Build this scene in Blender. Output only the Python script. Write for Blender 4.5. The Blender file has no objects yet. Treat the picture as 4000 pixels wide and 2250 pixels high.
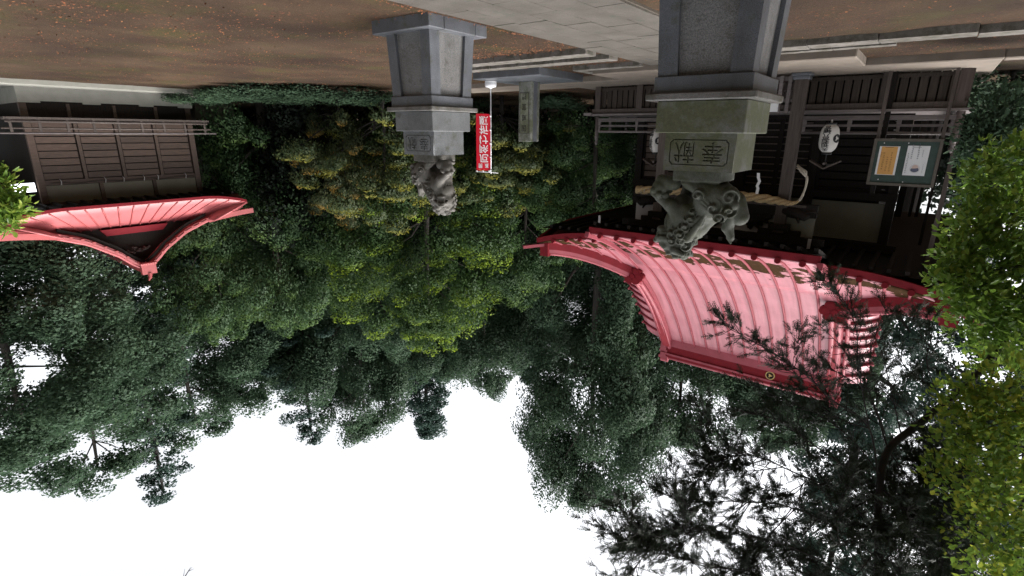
import bpy, bmesh, math, random
import numpy as np
from mathutils import Vector, Matrix

# ------------------------------------------------------------------ camera, sky, sun, exposure
SC = bpy.context.scene
COL = SC.collection
F_PX, W_PX, H_PX = 2042.0, 4000.0, 2250.0
PITCH, ROLL, YAW, CAM_H = math.radians(16.57), math.radians(.448), math.radians(37.79), 1.55
_f0 = np.array([math.sin(YAW), math.cos(YAW), 0]); _r0 = np.array([math.cos(YAW), -math.sin(YAW), 0]); _u0 = np.array([0, 0, 1.0])
FWD = _f0*math.cos(PITCH) + _u0*math.sin(PITCH); _up = -_f0*math.sin(PITCH) + _u0*math.cos(PITCH)
_c, _s = math.cos(ROLL), math.sin(ROLL)
EX = _c*(-_r0) - _s*_up          # the phone was held upside down: picture right is world left
EY = _s*(-_r0) + _c*_up          # picture down is world up
CAM = np.array([0, 0, CAM_H])
cd = bpy.data.cameras.new('camera'); cam = bpy.data.objects.new('camera', cd); COL.objects.link(cam)
M = Matrix.Identity(4)
for i in range(3):
    M[i][0] = EX[i]; M[i][1] = -EY[i]; M[i][2] = -FWD[i]; M[i][3] = CAM[i]
cam.matrix_world = M
cd.sensor_width = 36.0; cd.lens = F_PX/W_PX*36.0; cd.clip_end = 600; cd.clip_start = .05
SC.camera = cam

SUN_EL, SUN_AZ = math.radians(58), math.radians(-60)     # azimuth from +Y towards +X
wd = bpy.data.worlds.new('World'); SC.world = wd; wd.use_nodes = True
nt = wd.node_tree; bg = nt.nodes['Background']
sky = nt.nodes.new('ShaderNodeTexSky'); sky.sky_type = 'NISHITA'; sky.sun_disc = False
sky.sun_elevation = SUN_EL; sky.sun_rotation = SUN_AZ; sky.dust_density = 5; sky.air_density = 1.0; sky.ozone_density = 1
hs = nt.nodes.new('ShaderNodeHueSaturation'); hs.inputs['Saturation'].default_value = .14
nt.links.new(sky.outputs[0], hs.inputs['Color']); nt.links.new(hs.outputs[0], bg.inputs['Color'])
bg.inputs['Strength'].default_value = .15
sl = bpy.data.lights.new('sun', 'SUN'); sl.energy = .6; sl.angle = math.radians(25); sl.color = (1, .96, .9)
so = bpy.data.objects.new('sun', sl); COL.objects.link(so)
sd = Vector((math.sin(SUN_AZ)*math.cos(SUN_EL), math.cos(SUN_AZ)*math.cos(SUN_EL), math.sin(SUN_EL)))
so.rotation_euler = sd.to_track_quat('Z', 'Y').to_euler(); so.location = sd*80
vs = SC.view_settings; SC.display_settings.display_device = 'sRGB'
vs.view_transform = 'Standard'; vs.look = 'None'; vs.gamma = 1; vs.use_curve_mapping = False; vs.exposure = 1.5
try:
    SC.cycles.max_bounces = 6; SC.cycles.transparent_max_bounces = 6
except Exception: pass

# ------------------------------------------------------------------ helpers
def ray(x, y): return FWD + EX*((x-2000)/F_PX) + EY*((y-1125)/F_PX)
def PX(x, y, d): return CAM + ray(x, y)*d                    # a point at depth d
def GX(x, dist, z=0):                                        # ground point in the direction of picture column x, at a distance
    r = ray(x, 515); h = math.hypot(r[0], r[1]); return np.array([r[0]/h*dist, r[1]/h*dist, z])

def tag(o, label=None, cat=None, group=None, kind=None):
    for k, v in (('label', label), ('category', cat), ('group', group), ('kind', kind)):
        if v: o[k] = v
    return o

def thing(name, loc, label, cat, group=None):
    o = bpy.data.objects.new(name, None); COL.objects.link(o); o.location = loc; o.empty_display_size = .2
    return tag(o, label, cat, group)

def rootloc(p):
    while p.parent: p = p.parent
    return Vector(p.location)

def link(name, me, parent=None, mat=None, loc=None):
    """mesh given in coordinates relative to its top-level thing"""
    if mat is not None and len(me.materials) == 0: me.materials.append(mat)
    o = bpy.data.objects.new(name, me); COL.objects.link(o)
    if parent: o.parent = parent
    if loc is not None: o.location = loc
    return o

class MB:
    def __init__(s): s.v = []; s.f = []
    def add(s, v, f):
        n = len(s.v); s.v += [tuple(map(float, p)) for p in v]; s.f += [tuple(i+n for i in q) for q in f]; return s
    def hexa(s, a, b):      # bottom quad a, top quad b (counter-clockwise seen from above)
        return s.add(list(a)+list(b), [(3,2,1,0),(4,5,6,7),(0,1,5,4),(1,2,6,5),(2,3,7,6),(3,0,4,7)])
    def box(s, x0, x1, y0, y1, z0, z1):
        return s.hexa([(x0,y0,z0),(x1,y0,z0),(x1,y1,z0),(x0,y1,z0)], [(x0,y0,z1),(x1,y0,z1),(x1,y1,z1),(x0,y1,z1)])
    def bbox(s, x0, x1, y0, y1, z0, z1, c=.012):   # box whose edges are all chamfered
        bm = bmesh.new(); bmesh.ops.create_cube(bm, size=1)
        for v in bm.verts: v.co = ((x0+x1)/2+v.co.x*(x1-x0), (y0+y1)/2+v.co.y*(y1-y0), (z0+z1)/2+v.co.z*(z1-z0))
        bmesh.ops.bevel(bm, geom=list(bm.edges), offset=c, segments=1, affect='EDGES')
        bm.verts.index_update(); s.add([v.co for v in bm.verts], [[v.index for v in f.verts] for f in bm.faces]); bm.free(); return s
    def beam(s, p, q, w, h, up=(0,0,1)):
        p, q = Vector(p), Vector(q); t = (q-p).normalized(); sd = t.cross(Vector(up))
        if sd.length < 1e-4: sd = t.cross(Vector((0,1,0)))
        sd.normalize(); u = sd.cross(t); a = [sd*(i*w/2)+u*(j*h/2) for i, j in ((-1,-1),(1,-1),(1,1),(-1,1))]
        return s.add([p+k for k in a]+[q+k for k in a], [(0,1,2,3),(7,6,5,4),(0,4,5,1),(1,5,6,2),(2,6,7,3),(3,7,4,0)])
    def tube(s, pts, rad, n=8, cap=True):
        pts = [Vector(p) for p in pts]; m = len(pts)
        if not hasattr(rad, '__len__'): rad = [rad]*m
        vs = []; ref = None
        for i, p in enumerate(pts):
            t = (pts[min(i+1, m-1)]-pts[max(i-1, 0)])
            t = t.normalized() if t.length > 1e-9 else Vector((0,0,1))
            if ref is None: ref = t.orthogonal().normalized()
            ref = (ref - t*ref.dot(t)); ref = ref.normalized() if ref.length > 1e-6 else t.orthogonal().normalized()
            b = t.cross(ref)
            for k in range(n):
                a = 2*math.pi*k/n; vs.append(p + (ref*math.cos(a)+b*math.sin(a))*rad[i])
        fs = [(i*n+k, i*n+(k+1)%n, (i+1)*n+(k+1)%n, (i+1)*n+k) for i in range(m-1) for k in range(n)]
        if cap: fs += [tuple(range(n-1, -1, -1)), tuple((m-1)*n+k for k in range(n))]
        return s.add(vs, fs)
    def sweep(s, pts, sec, side=None, cap=True):
        """sweep section [(w,h)...] along pts; w along the horizontal side vector, h along the normal"""
        pts = [Vector(p) for p in pts]; m = len(pts); n = len(sec); vs = []
        for i, p in enumerate(pts):
            t = (pts[min(i+1, m-1)]-pts[max(i-1, 0)]).normalized()
            sv = Vector(side) if side is not None else t.cross(Vector((0,0,1)))
            sv.normalize(); u = sv.cross(t)
            if u.z < 0: u = -u
            vs += [p+sv*a+u*b for a, b in sec]
        fs = [(i*n+k, i*n+(k+1)%n, (i+1)*n+(k+1)%n, (i+1)*n+k) for i in range(m-1) for k in range(n)]
        if cap: fs += [tuple(range(n-1, -1, -1)), tuple((m-1)*n+k for k in range(n))]
        return s.add(vs, fs)
    def lathe(s, prof, c=(0,0,0), n=20):
        vs = [(c[0]+r*math.cos(2*math.pi*k/n), c[1]+r*math.sin(2*math.pi*k/n), c[2]+z) for r, z in prof for k in range(n)]
        m = len(prof); fs = [(i*n+k, i*n+(k+1)%n, (i+1)*n+(k+1)%n, (i+1)*n+k) for i in range(m-1) for k in range(n)]
        fs += [tuple(range(n-1, -1, -1)), tuple((m-1)*n+k for k in range(n))]
        return s.add(vs, fs)
    def mesh(s, name, mat=None, off=None, smooth=False):
        me = bpy.data.meshes.new(name)
        v = s.v if off is None else [(a-off[0], b-off[1], c-off[2]) for a, b, c in s.v]
        me.from_pydata(v, [], s.f); 
        bm = bmesh.new(); bm.from_mesh(me); bmesh.ops.recalc_face_normals(bm, faces=bm.faces); bm.to_mesh(me); bm.free()
        if mat: me.materials.append(mat)
        if smooth:
            me.polygons.foreach_set('use_smooth', [True]*len(me.polygons))
        return me
    def build(s, name, mat, parent=None, smooth=False):
        off = rootloc(parent) if parent else None
        return link(name, s.mesh(name, mat, off, smooth), parent)

def copy_tree(o, parent=None):
    c = o.copy(); COL.objects.link(c)
    if parent: c.parent = parent
    for ch in o.children: copy_tree(ch, c)
    return c

def fast_mesh(name, V, Q, mat, attrs=None, smooth=False, vn=None):
    """V (n,3), Q (m,k) faces of k corners"""
    V = np.asarray(V, np.float32); Q = np.asarray(Q, np.int32); m, k = Q.shape
    me = bpy.data.meshes.new(name); me.vertices.add(len(V)); me.vertices.foreach_set('co', V.ravel())
    me.loops.add(m*k); me.loops.foreach_set('vertex_index', Q.ravel())
    me.polygons.add(m); me.polygons.foreach_set('loop_start', np.arange(0, m*k, k, dtype=np.int32))
    try: me.polygons.foreach_set('loop_total', np.full(m, k, np.int32))
    except Exception: pass
    if smooth: me.polygons.foreach_set('use_smooth', np.ones(m, bool))
    for nm, arr in (attrs or {}).items():
        a = me.attributes.new(nm, 'FLOAT', 'FACE'); a.data.foreach_set('value', np.asarray(arr, np.float32))
    me.update(calc_edges=True); me.materials.append(mat)
    if vn is not None:
        me.polygons.foreach_set('use_smooth', np.ones(m, bool)); me.normals_split_custom_set_from_vertices(np.asarray(vn, np.float32))
    return me

# ------------------------------------------------------------------ materials
def _n(t, ty, **kw):
    n = t.nodes.new(ty)
    for k, v in kw.items():
        if k in n.inputs: n.inputs[k].default_value = v
        else: setattr(n, k, v)
    return n
def _ramp(t, fac, stops):
    r = t.nodes.new('ShaderNodeValToRGB'); e = r.color_ramp.elements
    while len(e) < len(stops): e.new(.5)
    for i, (p, c) in enumerate(stops):
        e[i].position = p; e[i].color = (*c, 1) if len(c) == 3 else c
    t.links.new(fac, r.inputs[0]); return r
def _mix(t, fac, a, b, mode='MIX'):
    m = t.nodes.new('ShaderNodeMix'); m.data_type = 'RGBA'; m.blend_type = mode
    for s, v in ((0, fac), (6, a), (7, b)):
        if isinstance(v, (int, float)): m.inputs[s].default_value = v
        elif isinstance(v, tuple): m.inputs[s].default_value = (*v, 1) if len(v) == 3 else v
        else: t.links.new(v, m.inputs[s])
    return m.outputs[2]
def mat(name, build, rough=.8, spec=.5):
    m = bpy.data.materials.new(name); m.use_nodes = True; t = m.node_tree; b = t.nodes['Principled BSDF']
    b.inputs['Roughness'].default_value = rough
    if 'Specular IOR Level' in b.inputs: b.inputs['Specular IOR Level'].default_value = spec
    build(t, b); return m
def coords(t, kind='Object', scale=(1,1,1)):
    tc = t.nodes.new('ShaderNodeTexCoord'); mp = t.nodes.new('ShaderNodeMapping'); mp.inputs['Scale'].default_value = scale
    t.links.new(tc.outputs[kind], mp.inputs[0]); return mp.outputs[0]
def noise(t, v, scale, detail=4, rough=.55):
    n = _n(t, 'ShaderNodeTexNoise', Scale=scale, Detail=detail, Roughness=rough); t.links.new(v, n.inputs['Vector']); return n.outputs[0]
def world_pos(t, scale=(1,1,1)):
    g = t.nodes.new('ShaderNodeNewGeometry'); mp = t.nodes.new('ShaderNodeMapping'); mp.inputs['Scale'].default_value = scale
    t.links.new(g.outputs['Position'], mp.inputs[0]); return mp.outputs[0]
def bump(t, b, h, strength=.4, dist=.01):
    bp = t.nodes.new('ShaderNodeBump'); bp.inputs['Strength'].default_value = strength; bp.inputs['Distance'].default_value = dist
    t.links.new(h, bp.inputs['Height']); t.links.new(bp.outputs[0], b.inputs['Normal'])
def obj_random(t):
    return t.nodes.new('ShaderNodeObjectInfo').outputs['Random']

def granite(name, lo, hi, moss=None, moss_amt=.5, rough=.45, speck=140, bmp=.15):
    def f(t, b):
        v = world_pos(t)
        sp = noise(t, v, speck, 3, .7); cl = _ramp(t, sp, [(.3, lo), (.7, hi)]).outputs[0]
        big = noise(t, v, 2.3, 5); cl = _mix(t, 1.0, cl, _ramp(t, big, [(.25, (.62,.6,.58)), (.75, (1.15,1.15,1.15))]).outputs[0], 'MULTIPLY')
        st = noise(t, world_pos(t, (7,7,.8)), 1.6, 4); cl = _mix(t, _ramp(t, st, [(.55, (0,0,0)), (.8, (.35,.35,.35))]).outputs[0], cl, (.05,.047,.04))
        if moss:
            mn = noise(t, v, 5.5, 6, .65); fm = _ramp(t, mn, [(.62-moss_amt*.4, (0,0,0)), (.82-moss_amt*.4, (.85,.85,.85))]).outputs[0]
            mc = _ramp(t, noise(t, v, 40, 3), [(.3, tuple(c*.6 for c in moss)), (.7, moss)]).outputs[0]
            cl = _mix(t, fm, cl, mc)
        t.links.new(cl, b.inputs['Base Color']); bump(t, b, noise(t, v, speck*.4, 4), bmp, .006)
    return mat(name, f, rough)

def wood(name, lo, hi, rough=.7, axis=(18,18,1.5), spec=.4):
    def f(t, b):
        mp = world_pos(t, axis); g = noise(t, mp, 2.2, 6, .65); cl = _ramp(t, g, [(.25, lo), (.75, hi)]).outputs[0]
        rn = t.nodes.new('ShaderNodeMath'); rn.operation = 'MULTIPLY_ADD'; rn.inputs[1].default_value = .5; rn.inputs[2].default_value = .75
        t.links.new(obj_random(t), rn.inputs[0]); cl = _mix(t, 1.0, cl, rn.outputs[0], 'MULTIPLY')
        t.links.new(cl, b.inputs['Base Color']); bump(t, b, g, .35, .004)
    return mat(name, f, rough, spec)

def plain(name, c, rough=.6, var=.18, scale=6, spec=.5, bmp=.1):
    def f(t, b):
        v = world_pos(t); g = noise(t, v, scale, 5); k = tuple(max(0, x*(1-var)) for x in c); k2 = tuple(x*(1+var) for x in c)
        t.links.new(_ramp(t, g, [(.3, k), (.7, k2)]).outputs[0], b.inputs['Base Color'])
        if bmp: bump(t, b, noise(t, v, scale*12, 3), bmp, .003)
    return mat(name, f, rough, spec)

GRAN = granite('grey_granite', (.045,.050,.060), (.185,.195,.218), (.08,.085,.045), .16, .35, 150, .2)
GRAN_ROUGH = granite('chiselled_granite', (.07,.07,.072), (.27,.265,.262), (.06,.052,.038), .14, .65, 95, 1.0)
GRAN_MOSS = granite('mossy_granite', (.085,.085,.08), (.21,.21,.19), (.088,.095,.036), .72, .65, 200, .3)
GRAN_CAP = granite('weathered_granite', (.09,.087,.085), (.25,.24,.235), (.08,.073,.05), .45, .35)
LION_NEAR = granite('mossy_carved_stone', (.055,.06,.05), (.155,.16,.135), (.055,.065,.03), .5, .7, 120, .35)
LION_FAR = granite('carved_stone', (.075,.07,.062), (.18,.166,.148), (.06,.057,.04), .35, .7, 120, .35)
PAVE = granite('paving_granite', (.054,.047,.040), (.135,.119,.102), (.055,.064,.044), .2, .6, 70, .7)
KERB = granite('kerb_stone', (.12,.108,.098), (.23,.21,.19), (.065,.058,.035), .45, .65, 120, .4)
CONC = plain('worn_concrete', (.19,.155,.125), .75, .18, 3)
CONC_PALE = plain('pale_concrete', (.25,.245,.215), .8, .1, 3)
W_DARK = wood('dark_wood', (.007,.0055,.005), (.022,.017,.0145), .8, (18,18,1.5), .2)
W_BROWN = wood('brown_wood', (.048,.031,.024), (.105,.068,.051), .65, (1.5,1.5,14))
W_GREY = wood('weathered_grey_wood', (.095,.080,.077), (.20,.172,.170), .65, (2,2,12))
W_POST = wood('weathered_post_wood', (.040,.030,.026), (.105,.082,.072), .65, (14,14,1))
W_SLAT = wood('fence_slat_wood', (.019,.0135,.010), (.060,.044,.034), .7, (14,14,1.2))
PLASTER = plain('grey_plaster', (.36,.35,.35), .9, .06, 2)
PLASTER_OLD = plain('aged_plaster', (.17,.16,.125), .9, .1, 2)
WHITE = plain('white_paint', (.72,.72,.74), .5, .05, 4)
BLACK = plain('black_lacquer', (.012,.012,.013), .4, .1, 4)
INK = plain('black_ink', (.012,.011,.013), .7, .1, 4)
GOLD = plain('old_gold', (.45,.30,.09), .35, .2, 10)

def roof_sheet(peel):
    def f(t, b):
        v = world_pos(t); g = noise(t, v, 1.3, 5)
        cl = _ramp(t, g, [(.3, (.345,.105,.128)), (.7, (.41,.150,.172))]).outputs[0]
        cl = _mix(t, _ramp(t, noise(t, world_pos(t, (3,1,1)), 1.1, 5), [(.6, (0,0,0)), (.75, (.25,.25,.25))]).outputs[0], cl, (.30,.10,.125))
        if peel:
            g = t.nodes.new('ShaderNodeNewGeometry'); sx = t.nodes.new('ShaderNodeSeparateXYZ'); t.links.new(g.outputs['Position'], sx.inputs[0])
            band = t.nodes.new('ShaderNodeMapRange'); band.inputs['From Min'].default_value = 13.1; band.inputs['From Max'].default_value = 14.2
            band2 = t.nodes.new('ShaderNodeMapRange'); band2.inputs['From Min'].default_value = 16.5; band2.inputs['From Max'].default_value = 15.0
            t.links.new(sx.outputs['Y'], band.inputs['Value']); t.links.new(sx.outputs['Y'], band2.inputs['Value'])
            mul = t.nodes.new('ShaderNodeMath'); mul.operation = 'MULTIPLY'; t.links.new(band.outputs[0], mul.inputs[0]); t.links.new(band2.outputs[0], mul.inputs[1])
            pn = noise(t, world_pos(t, (1.0,1.15,1.15)), 1.7, 9, .66); ad = t.nodes.new('ShaderNodeMath'); ad.operation = 'MULTIPLY_ADD'; ad.inputs[1].default_value = .34
            t.links.new(mul.outputs[0], ad.inputs[0]); t.links.new(pn, ad.inputs[2])
            fm = _ramp(t, ad.outputs[0], [(.785, (0,0,0)), (.795, (1,1,1))]).outputs[0]
            br = _ramp(t, noise(t, world_pos(t, (3,9,9)), 22, 4, .7), [(.3, (.016,.008,.004)), (.7, (.068,.037,.017))]).outputs[0]
            cl = _mix(t, fm, cl, br); rr = _ramp(t, fm, [(0, (.42,)*3), (1, (.98,)*3)]).outputs[0]; t.links.new(rr, b.inputs['Roughness'])
            sp = _ramp(t, fm, [(0, (.5,)*3), (1, (.02,)*3)]).outputs[0]; t.links.new(sp, b.inputs['Specular IOR Level'])
        cl = _mix(t, 1.0, cl, _ramp(t, noise(t, world_pos(t, (5,.35,.35)), 1.4, 5, .6), [(.3, (.74,.72,.72)), (.65, (1.06,1.06,1.06))]).outputs[0], 'MULTIPLY')
        cl = _mix(t, _ramp(t, noise(t, world_pos(t, (1,1,1)), 3.2, 6, .7), [(.62, (0,0,0)), (.72, (.35,.35,.35))]).outputs[0], cl, (.22,.075,.085))
        t.links.new(cl, b.inputs['Base Color'])
        bump(t, b, noise(t, v, 2.2, 4), .3, .03)
    return mat('pink_roof_sheet' if peel else 'pink_roof_sheet_plain', f, .42, .5)
PINK = roof_sheet(True); PINK2 = roof_sheet(False)
RED = plain('red_roof_paint', (.17,.011,.017), .7, .14, 3, .15)
ROSE = plain('rose_paint', (.29,.058,.074), .6, .14, 3, .3)  # deeper than the pink sheets, paler than the red trim
RIBC = plain('shadow_dark_rib', (.215,.034,.046), .65, .14, 3, .2)  # roof pink darkened: the ribs' shadow side is put into the colour
SALMON = plain('salmon_roof_sheet', (.44,.115,.12), .45, .12, 2)
SALMON_D = plain('salmon_trim', (.36,.08,.08), .45, .12, 2)

def leaf_mat(name, stops, tint=None, tint_col=None, rough=.55, trans=.4):
    """stops: colours by leaf; tint: young-shoot attribute on each leaf"""
    m = bpy.data.materials.new(name); m.use_nodes = True; t = m.node_tree; b = t.nodes['Principled BSDF']
    g = t.nodes.new('ShaderNodeNewGeometry'); rp = g.outputs['Random Per Island']
    big = noise(t, world_pos(t), .55, 3); mx = t.nodes.new('ShaderNodeMath'); mx.operation = 'MULTIPLY_ADD'; mx.inputs[1].default_value = .45
    sub = t.nodes.new('ShaderNodeMath'); sub.operation = 'MULTIPLY'; sub.inputs[1].default_value = .55
    t.links.new(rp, mx.inputs[0]); t.links.new(big, sub.inputs[0]); t.links.new(sub.outputs[0], mx.inputs[2])
    cl = _ramp(t, mx.outputs[0], stops).outputs[0]
    if tint_col:
        a = t.nodes.new('ShaderNodeAttribute'); a.attribute_name = 'young'
        cl = _mix(t, a.outputs['Fac'], cl, tint_col)
    t.links.new(cl, b.inputs['Base Color']); b.inputs['Roughness'].default_value = rough
    if 'Specular IOR Level' in b.inputs: b.inputs['Specular IOR Level'].default_value = .22
    tr = t.nodes.new('ShaderNodeBsdfTranslucent'); t.links.new(cl, tr.inputs[0])
    ms = t.nodes.new('ShaderNodeMixShader'); ms.inputs[0].default_value = trans
    t.links.new(b.outputs[0], ms.inputs[1]); t.links.new(tr.outputs[0], ms.inputs[2])
    t.links.new(ms.outputs[0], t.nodes['Material Output'].inputs['Surface']); return m
L_DARK = leaf_mat('dark_evergreen_leaf', [(.25, (.040,.070,.042)), (.6, (.062,.108,.060)), (.85, (.090,.138,.070))], rough=.65)
L_CONE = leaf_mat('conifer_foliage', [(.25, (.036,.064,.054)), (.6, (.055,.095,.074)), (.85, (.078,.120,.086))], rough=.65)
L_MID = leaf_mat('mid_green_leaf', [(.25, (.032,.066,.028)), (.6, (.054,.102,.040)), (.85, (.085,.140,.050))], True, (.16,.24,.04))
L_BRIGHT = leaf_mat('young_green_leaf', [(.25, (.032,.066,.024)), (.6, (.052,.100,.030)), (.85, (.082,.138,.036))], True, (.26,.36,.03))
L_SHADE = leaf_mat('shaded_undergrowth_leaf', [(.25, (.008,.013,.008)), (.6, (.014,.023,.014)), (.85, (.024,.036,.021))], rough=.7)  # darker copy of the evergreen leaf, deep shade put into the colour
L_MAPLE = leaf_mat('autumn_maple_leaf', [(.2, (.032,.055,.024)), (.55, (.056,.080,.032)), (.85, (.095,.112,.036))], True, (.27,.25,.04), trans=.4)
L_ORANGE = leaf_mat('orange_maple_leaf', [(.2, (.032,.052,.022)), (.55, (.055,.074,.030)), (.85, (.10,.095,.034))], True, (.34,.20,.04), trans=.4)
L_BUSH = leaf_mat('glossy_bush_leaf', [(.15, (.06,.12,.022)), (.55, (.17,.29,.045)), (.9, (.46,.52,.10))], rough=.3, trans=.4)
L_YELLOW = leaf_mat('yellowing_leaf', [(.2, (.08,.15,.03)), (.6, (.20,.31,.05)), (.9, (.52,.48,.06))], trans=.5)
L_SPRAY = leaf_mat('dark_conifer_spray', [(.25, (.018,.028,.017)), (.6, (.030,.044,.026)), (.85, (.045,.060,.036))], rough=.6, trans=.1)
BARK = wood('tree_bark', (.03,.026,.024), (.08,.068,.058), .9, (6,6,1.5))
BARK_D = wood('dark_bark', (.014,.012,.011), (.035,.03,.028), .9, (8,8,2))

# ------------------------------------------------------------------ ground
def soil(t, b):
    v = world_pos(t)
    base = _ramp(t, noise(t, v, .45, 5), [(.3, (.044,.027,.017)), (.5, (.064,.040,.025)), (.7, (.084,.055,.034))]).outputs[0]
    grn = _ramp(t, noise(t, v, .8, 5, .6), [(.5, (0,0,0)), (.68, (.8,.8,.8))]).outputs[0]
    base = _mix(t, grn, base, (.062,.053,.020))
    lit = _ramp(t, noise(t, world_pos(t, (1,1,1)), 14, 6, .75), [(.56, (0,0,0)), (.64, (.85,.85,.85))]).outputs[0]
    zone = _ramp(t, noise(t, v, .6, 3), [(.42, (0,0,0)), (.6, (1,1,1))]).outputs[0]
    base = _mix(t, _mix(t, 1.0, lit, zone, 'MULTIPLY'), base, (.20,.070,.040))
    dmp = _ramp(t, noise(t, v, .33, 4, .6), [(.38, (.62,.60,.60)), (.62, (1.1,1.08,1.05))]).outputs[0]; base = _mix(t, 1.0, base, dmp, 'MULTIPLY')
    pk = _ramp(t, noise(t, v, 95, 2, .5), [(.68, (0,0,0)), (.73, (.7,.7,.7))]).outputs[0]; base = _mix(t, pk, base, (.22,.19,.15))
    base = _mix(t, 1.0, base, _ramp(t, noise(t, v, 60, 4, .7), [(.3, (.65,.65,.65)), (.7, (1.25,1.25,1.25))]).outputs[0], 'MULTIPLY')
    t.links.new(base, b.inputs['Base Color']); bump(t, b, noise(t, v, 28, 6, .75), 1.0, .035)
SOIL = mat('bare_soil', soil, .95, .2)
rng = np.random.default_rng(3)
n = 150; gx = np.sinh(np.linspace(-3.6, 3.6, n))/np.sinh(3.6)*220+6; gy = np.sinh(np.linspace(-3.6, 3.6, n))/np.sinh(3.6)*220+10
X, Y = np.meshgrid(gx, gy); Z = .018*np.sin(X*1.7+np.sin(Y*1.1))*np.sin(Y*1.3+1.0)+.012*np.sin(X*4.1+Y*2.7)
Z = np.where((np.abs(X-4.37) < 1.5) | (Y > 11.3), Z*.15, Z) - .012
idx = np.arange(n*n).reshape(n, n)
me = fast_mesh('ground', np.c_[X.ravel(), Y.ravel(), Z.ravel()], np.stack([idx[:-1,:-1], idx[:-1,1:], idx[1:,1:], idx[1:,:-1]], -1).reshape(-1, 4), SOIL, smooth=True)
tag(link('ground', me), kind='structure')

# stone path: individual pavers in five rows
def slab_mesh(name, m, c=.012):
    return MB().bbox(-.5, .5, -.5, .5, -.5, .5, c).mesh(name, m)
path = thing('stone_path', (4.37, 8, 0), None, None); path['kind'] = 'structure'
MB().box(3.22, 5.52, -2, 12.3, -.05, .018).build('path_bed', plain('path_joint_soil', (.075,.06,.045), .95, .3, 8), path)
R = random.Random(5); cols = [3.24, 3.66, 4.15, 4.60, 5.08, 5.50]
pm = [MB().bbox(-.5, .5, -.5, .5, -.5, .5, .014).mesh('paver', PAVE) for _ in range(1)]
for k in range(5):
    y = -2 + R.uniform(-.6, 0)
    while y < 12.3:
        L = R.uniform(.75, 1.15); y1 = min(y+L, 12.3); w = cols[k+1]-cols[k]
        if y1-y > .15:
            o = link('paver', pm[0], path, None, ((cols[k]+cols[k+1])/2-4.37, (y+y1)/2-8, .0+R.uniform(-.004, .004)))
            o.scale = (w-.010, y1-y-.009, .085); o.rotation_euler = (R.uniform(-.003, .003), R.uniform(-.004, .004), R.uniform(-.004, .004))
        y = y1

# rows of kerb stones beside the path in front of the hall
kerb_me = MB().bbox(-.5, .5, -.5, .5, -.5, .5, .02).mesh('kerb_stone', KERB)
def kerb_row(x0, x1, yc, wid, z1, label, ln=(.7, .9), curve=0):
    t = thing('stone_kerb', ((x0+x1)/2, yc, 0), label, 'kerb', 'rows of kerb stones in front of the hall')
    x = x0
    while x < x1-.05:
        e = min(x+R.uniform(*ln), x1); yy = curve*max(0, 1.0-(x+e)/2)**2*.05
        o = link('kerb_stone', kerb_me, t, None, ((x+e)/2-(x0+x1)/2, yy+R.uniform(-.01, .01), z1/2-.04))
        o.scale = (e-x-.014, wid, z1+.08); o.rotation_euler = (0, R.uniform(-.006, .006), R.uniform(-.012, .012)); x = e
kerb_row(5.56, 11.2, 9.62, .42, .10, 'nearer row of pale kerb stones beside the path, behind the red banner pedestal')
kerb_row(5.56, 11.0, 10.55, .40, .09, 'farther row of pale kerb stones between the nearer row and the pillar slab')
kerb_row(-7, 3.18, 10.95, .45, .10, 'long low kerb of stones crossing the mossy ground before the hall, on the board side', (.9, 1.6), 1)
kerb_row(.8, 3.18, 11.55, .22, .09, 'narrow second kerb strip lying right behind the long kerb, on the board side', (.9, 1.6))
tag(MB().bbox(5.53, 7.3, 11.75, 11.95, -.05, .10).bbox(7.08, 7.3, 11.95, 13.6, -.05, .10).build('stone_edging', KERB), 'low stone edging turning a corner beside the hall platform, near the pillar slab', 'edging')

# platform before the hall and hall pad
tag(MB().bbox(1.45, 7.1, 12.36, 14.05, -.05, .148, .02).bbox(-.75, 9.4, 14.03, 27, -.05, .15, .02).bbox(-6.5, -.755, 14.03, 14.45, -.05, .15, .02).bbox(9.405, 14, 14.03, 15.6, -.05, .15, .02).build('hall_platform', CONC), kind='structure')

# ------------------------------------------------------------------ shrine hall
XC = 4.46
HALL = thing('shrine_hall', (XC, 21, .15), 'large dark wooden shrine hall under a big pink curved metal roof', 'shrine')
py = np.array([12.9, 13.87, 15.1, 16.15, 17.1, 18.0, 19.1, 19.7, 20.8]); pz = np.array([4.25, 4.59, 5.08, 5.70, 6.32, 7.08, 8.05, 8.72, 10.12])
pc = np.polyfit(py, pz, 4)
def prof(y): return float(np.polyval(pc, y))
YE, YP, YT, YG, YB = 14.4, 12.9, 20.85, 16.9, 27.4      # main eave, porch eave, top, gable foot, back eave
YM = 21.0
def lift(dx, s):           # eave corners turn upward
    a = abs(dx); return .42*max(0, (a-3.0)/2.65)**2.2*max(0, 1-s/2.6)
def zroof(x, y):
    y = min(y, 2*YM-y)
    return prof(y)+lift(x-XC, y-YE)
def zside(x, y):           # hipped side slope, measured in from the side eave
    s = (XC+5.65-abs(x-XC))*0 + (5.65-abs(x-XC)); yy = min(y, 2*YM-y)
    return prof(YE+s)+.42*max(0, (YM-yy-(YM-YE-2.65-0.0))/2.65 if yy < YE+2.65 else 0)**2.2*max(0, 1-s/2.6)
roof = None
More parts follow.
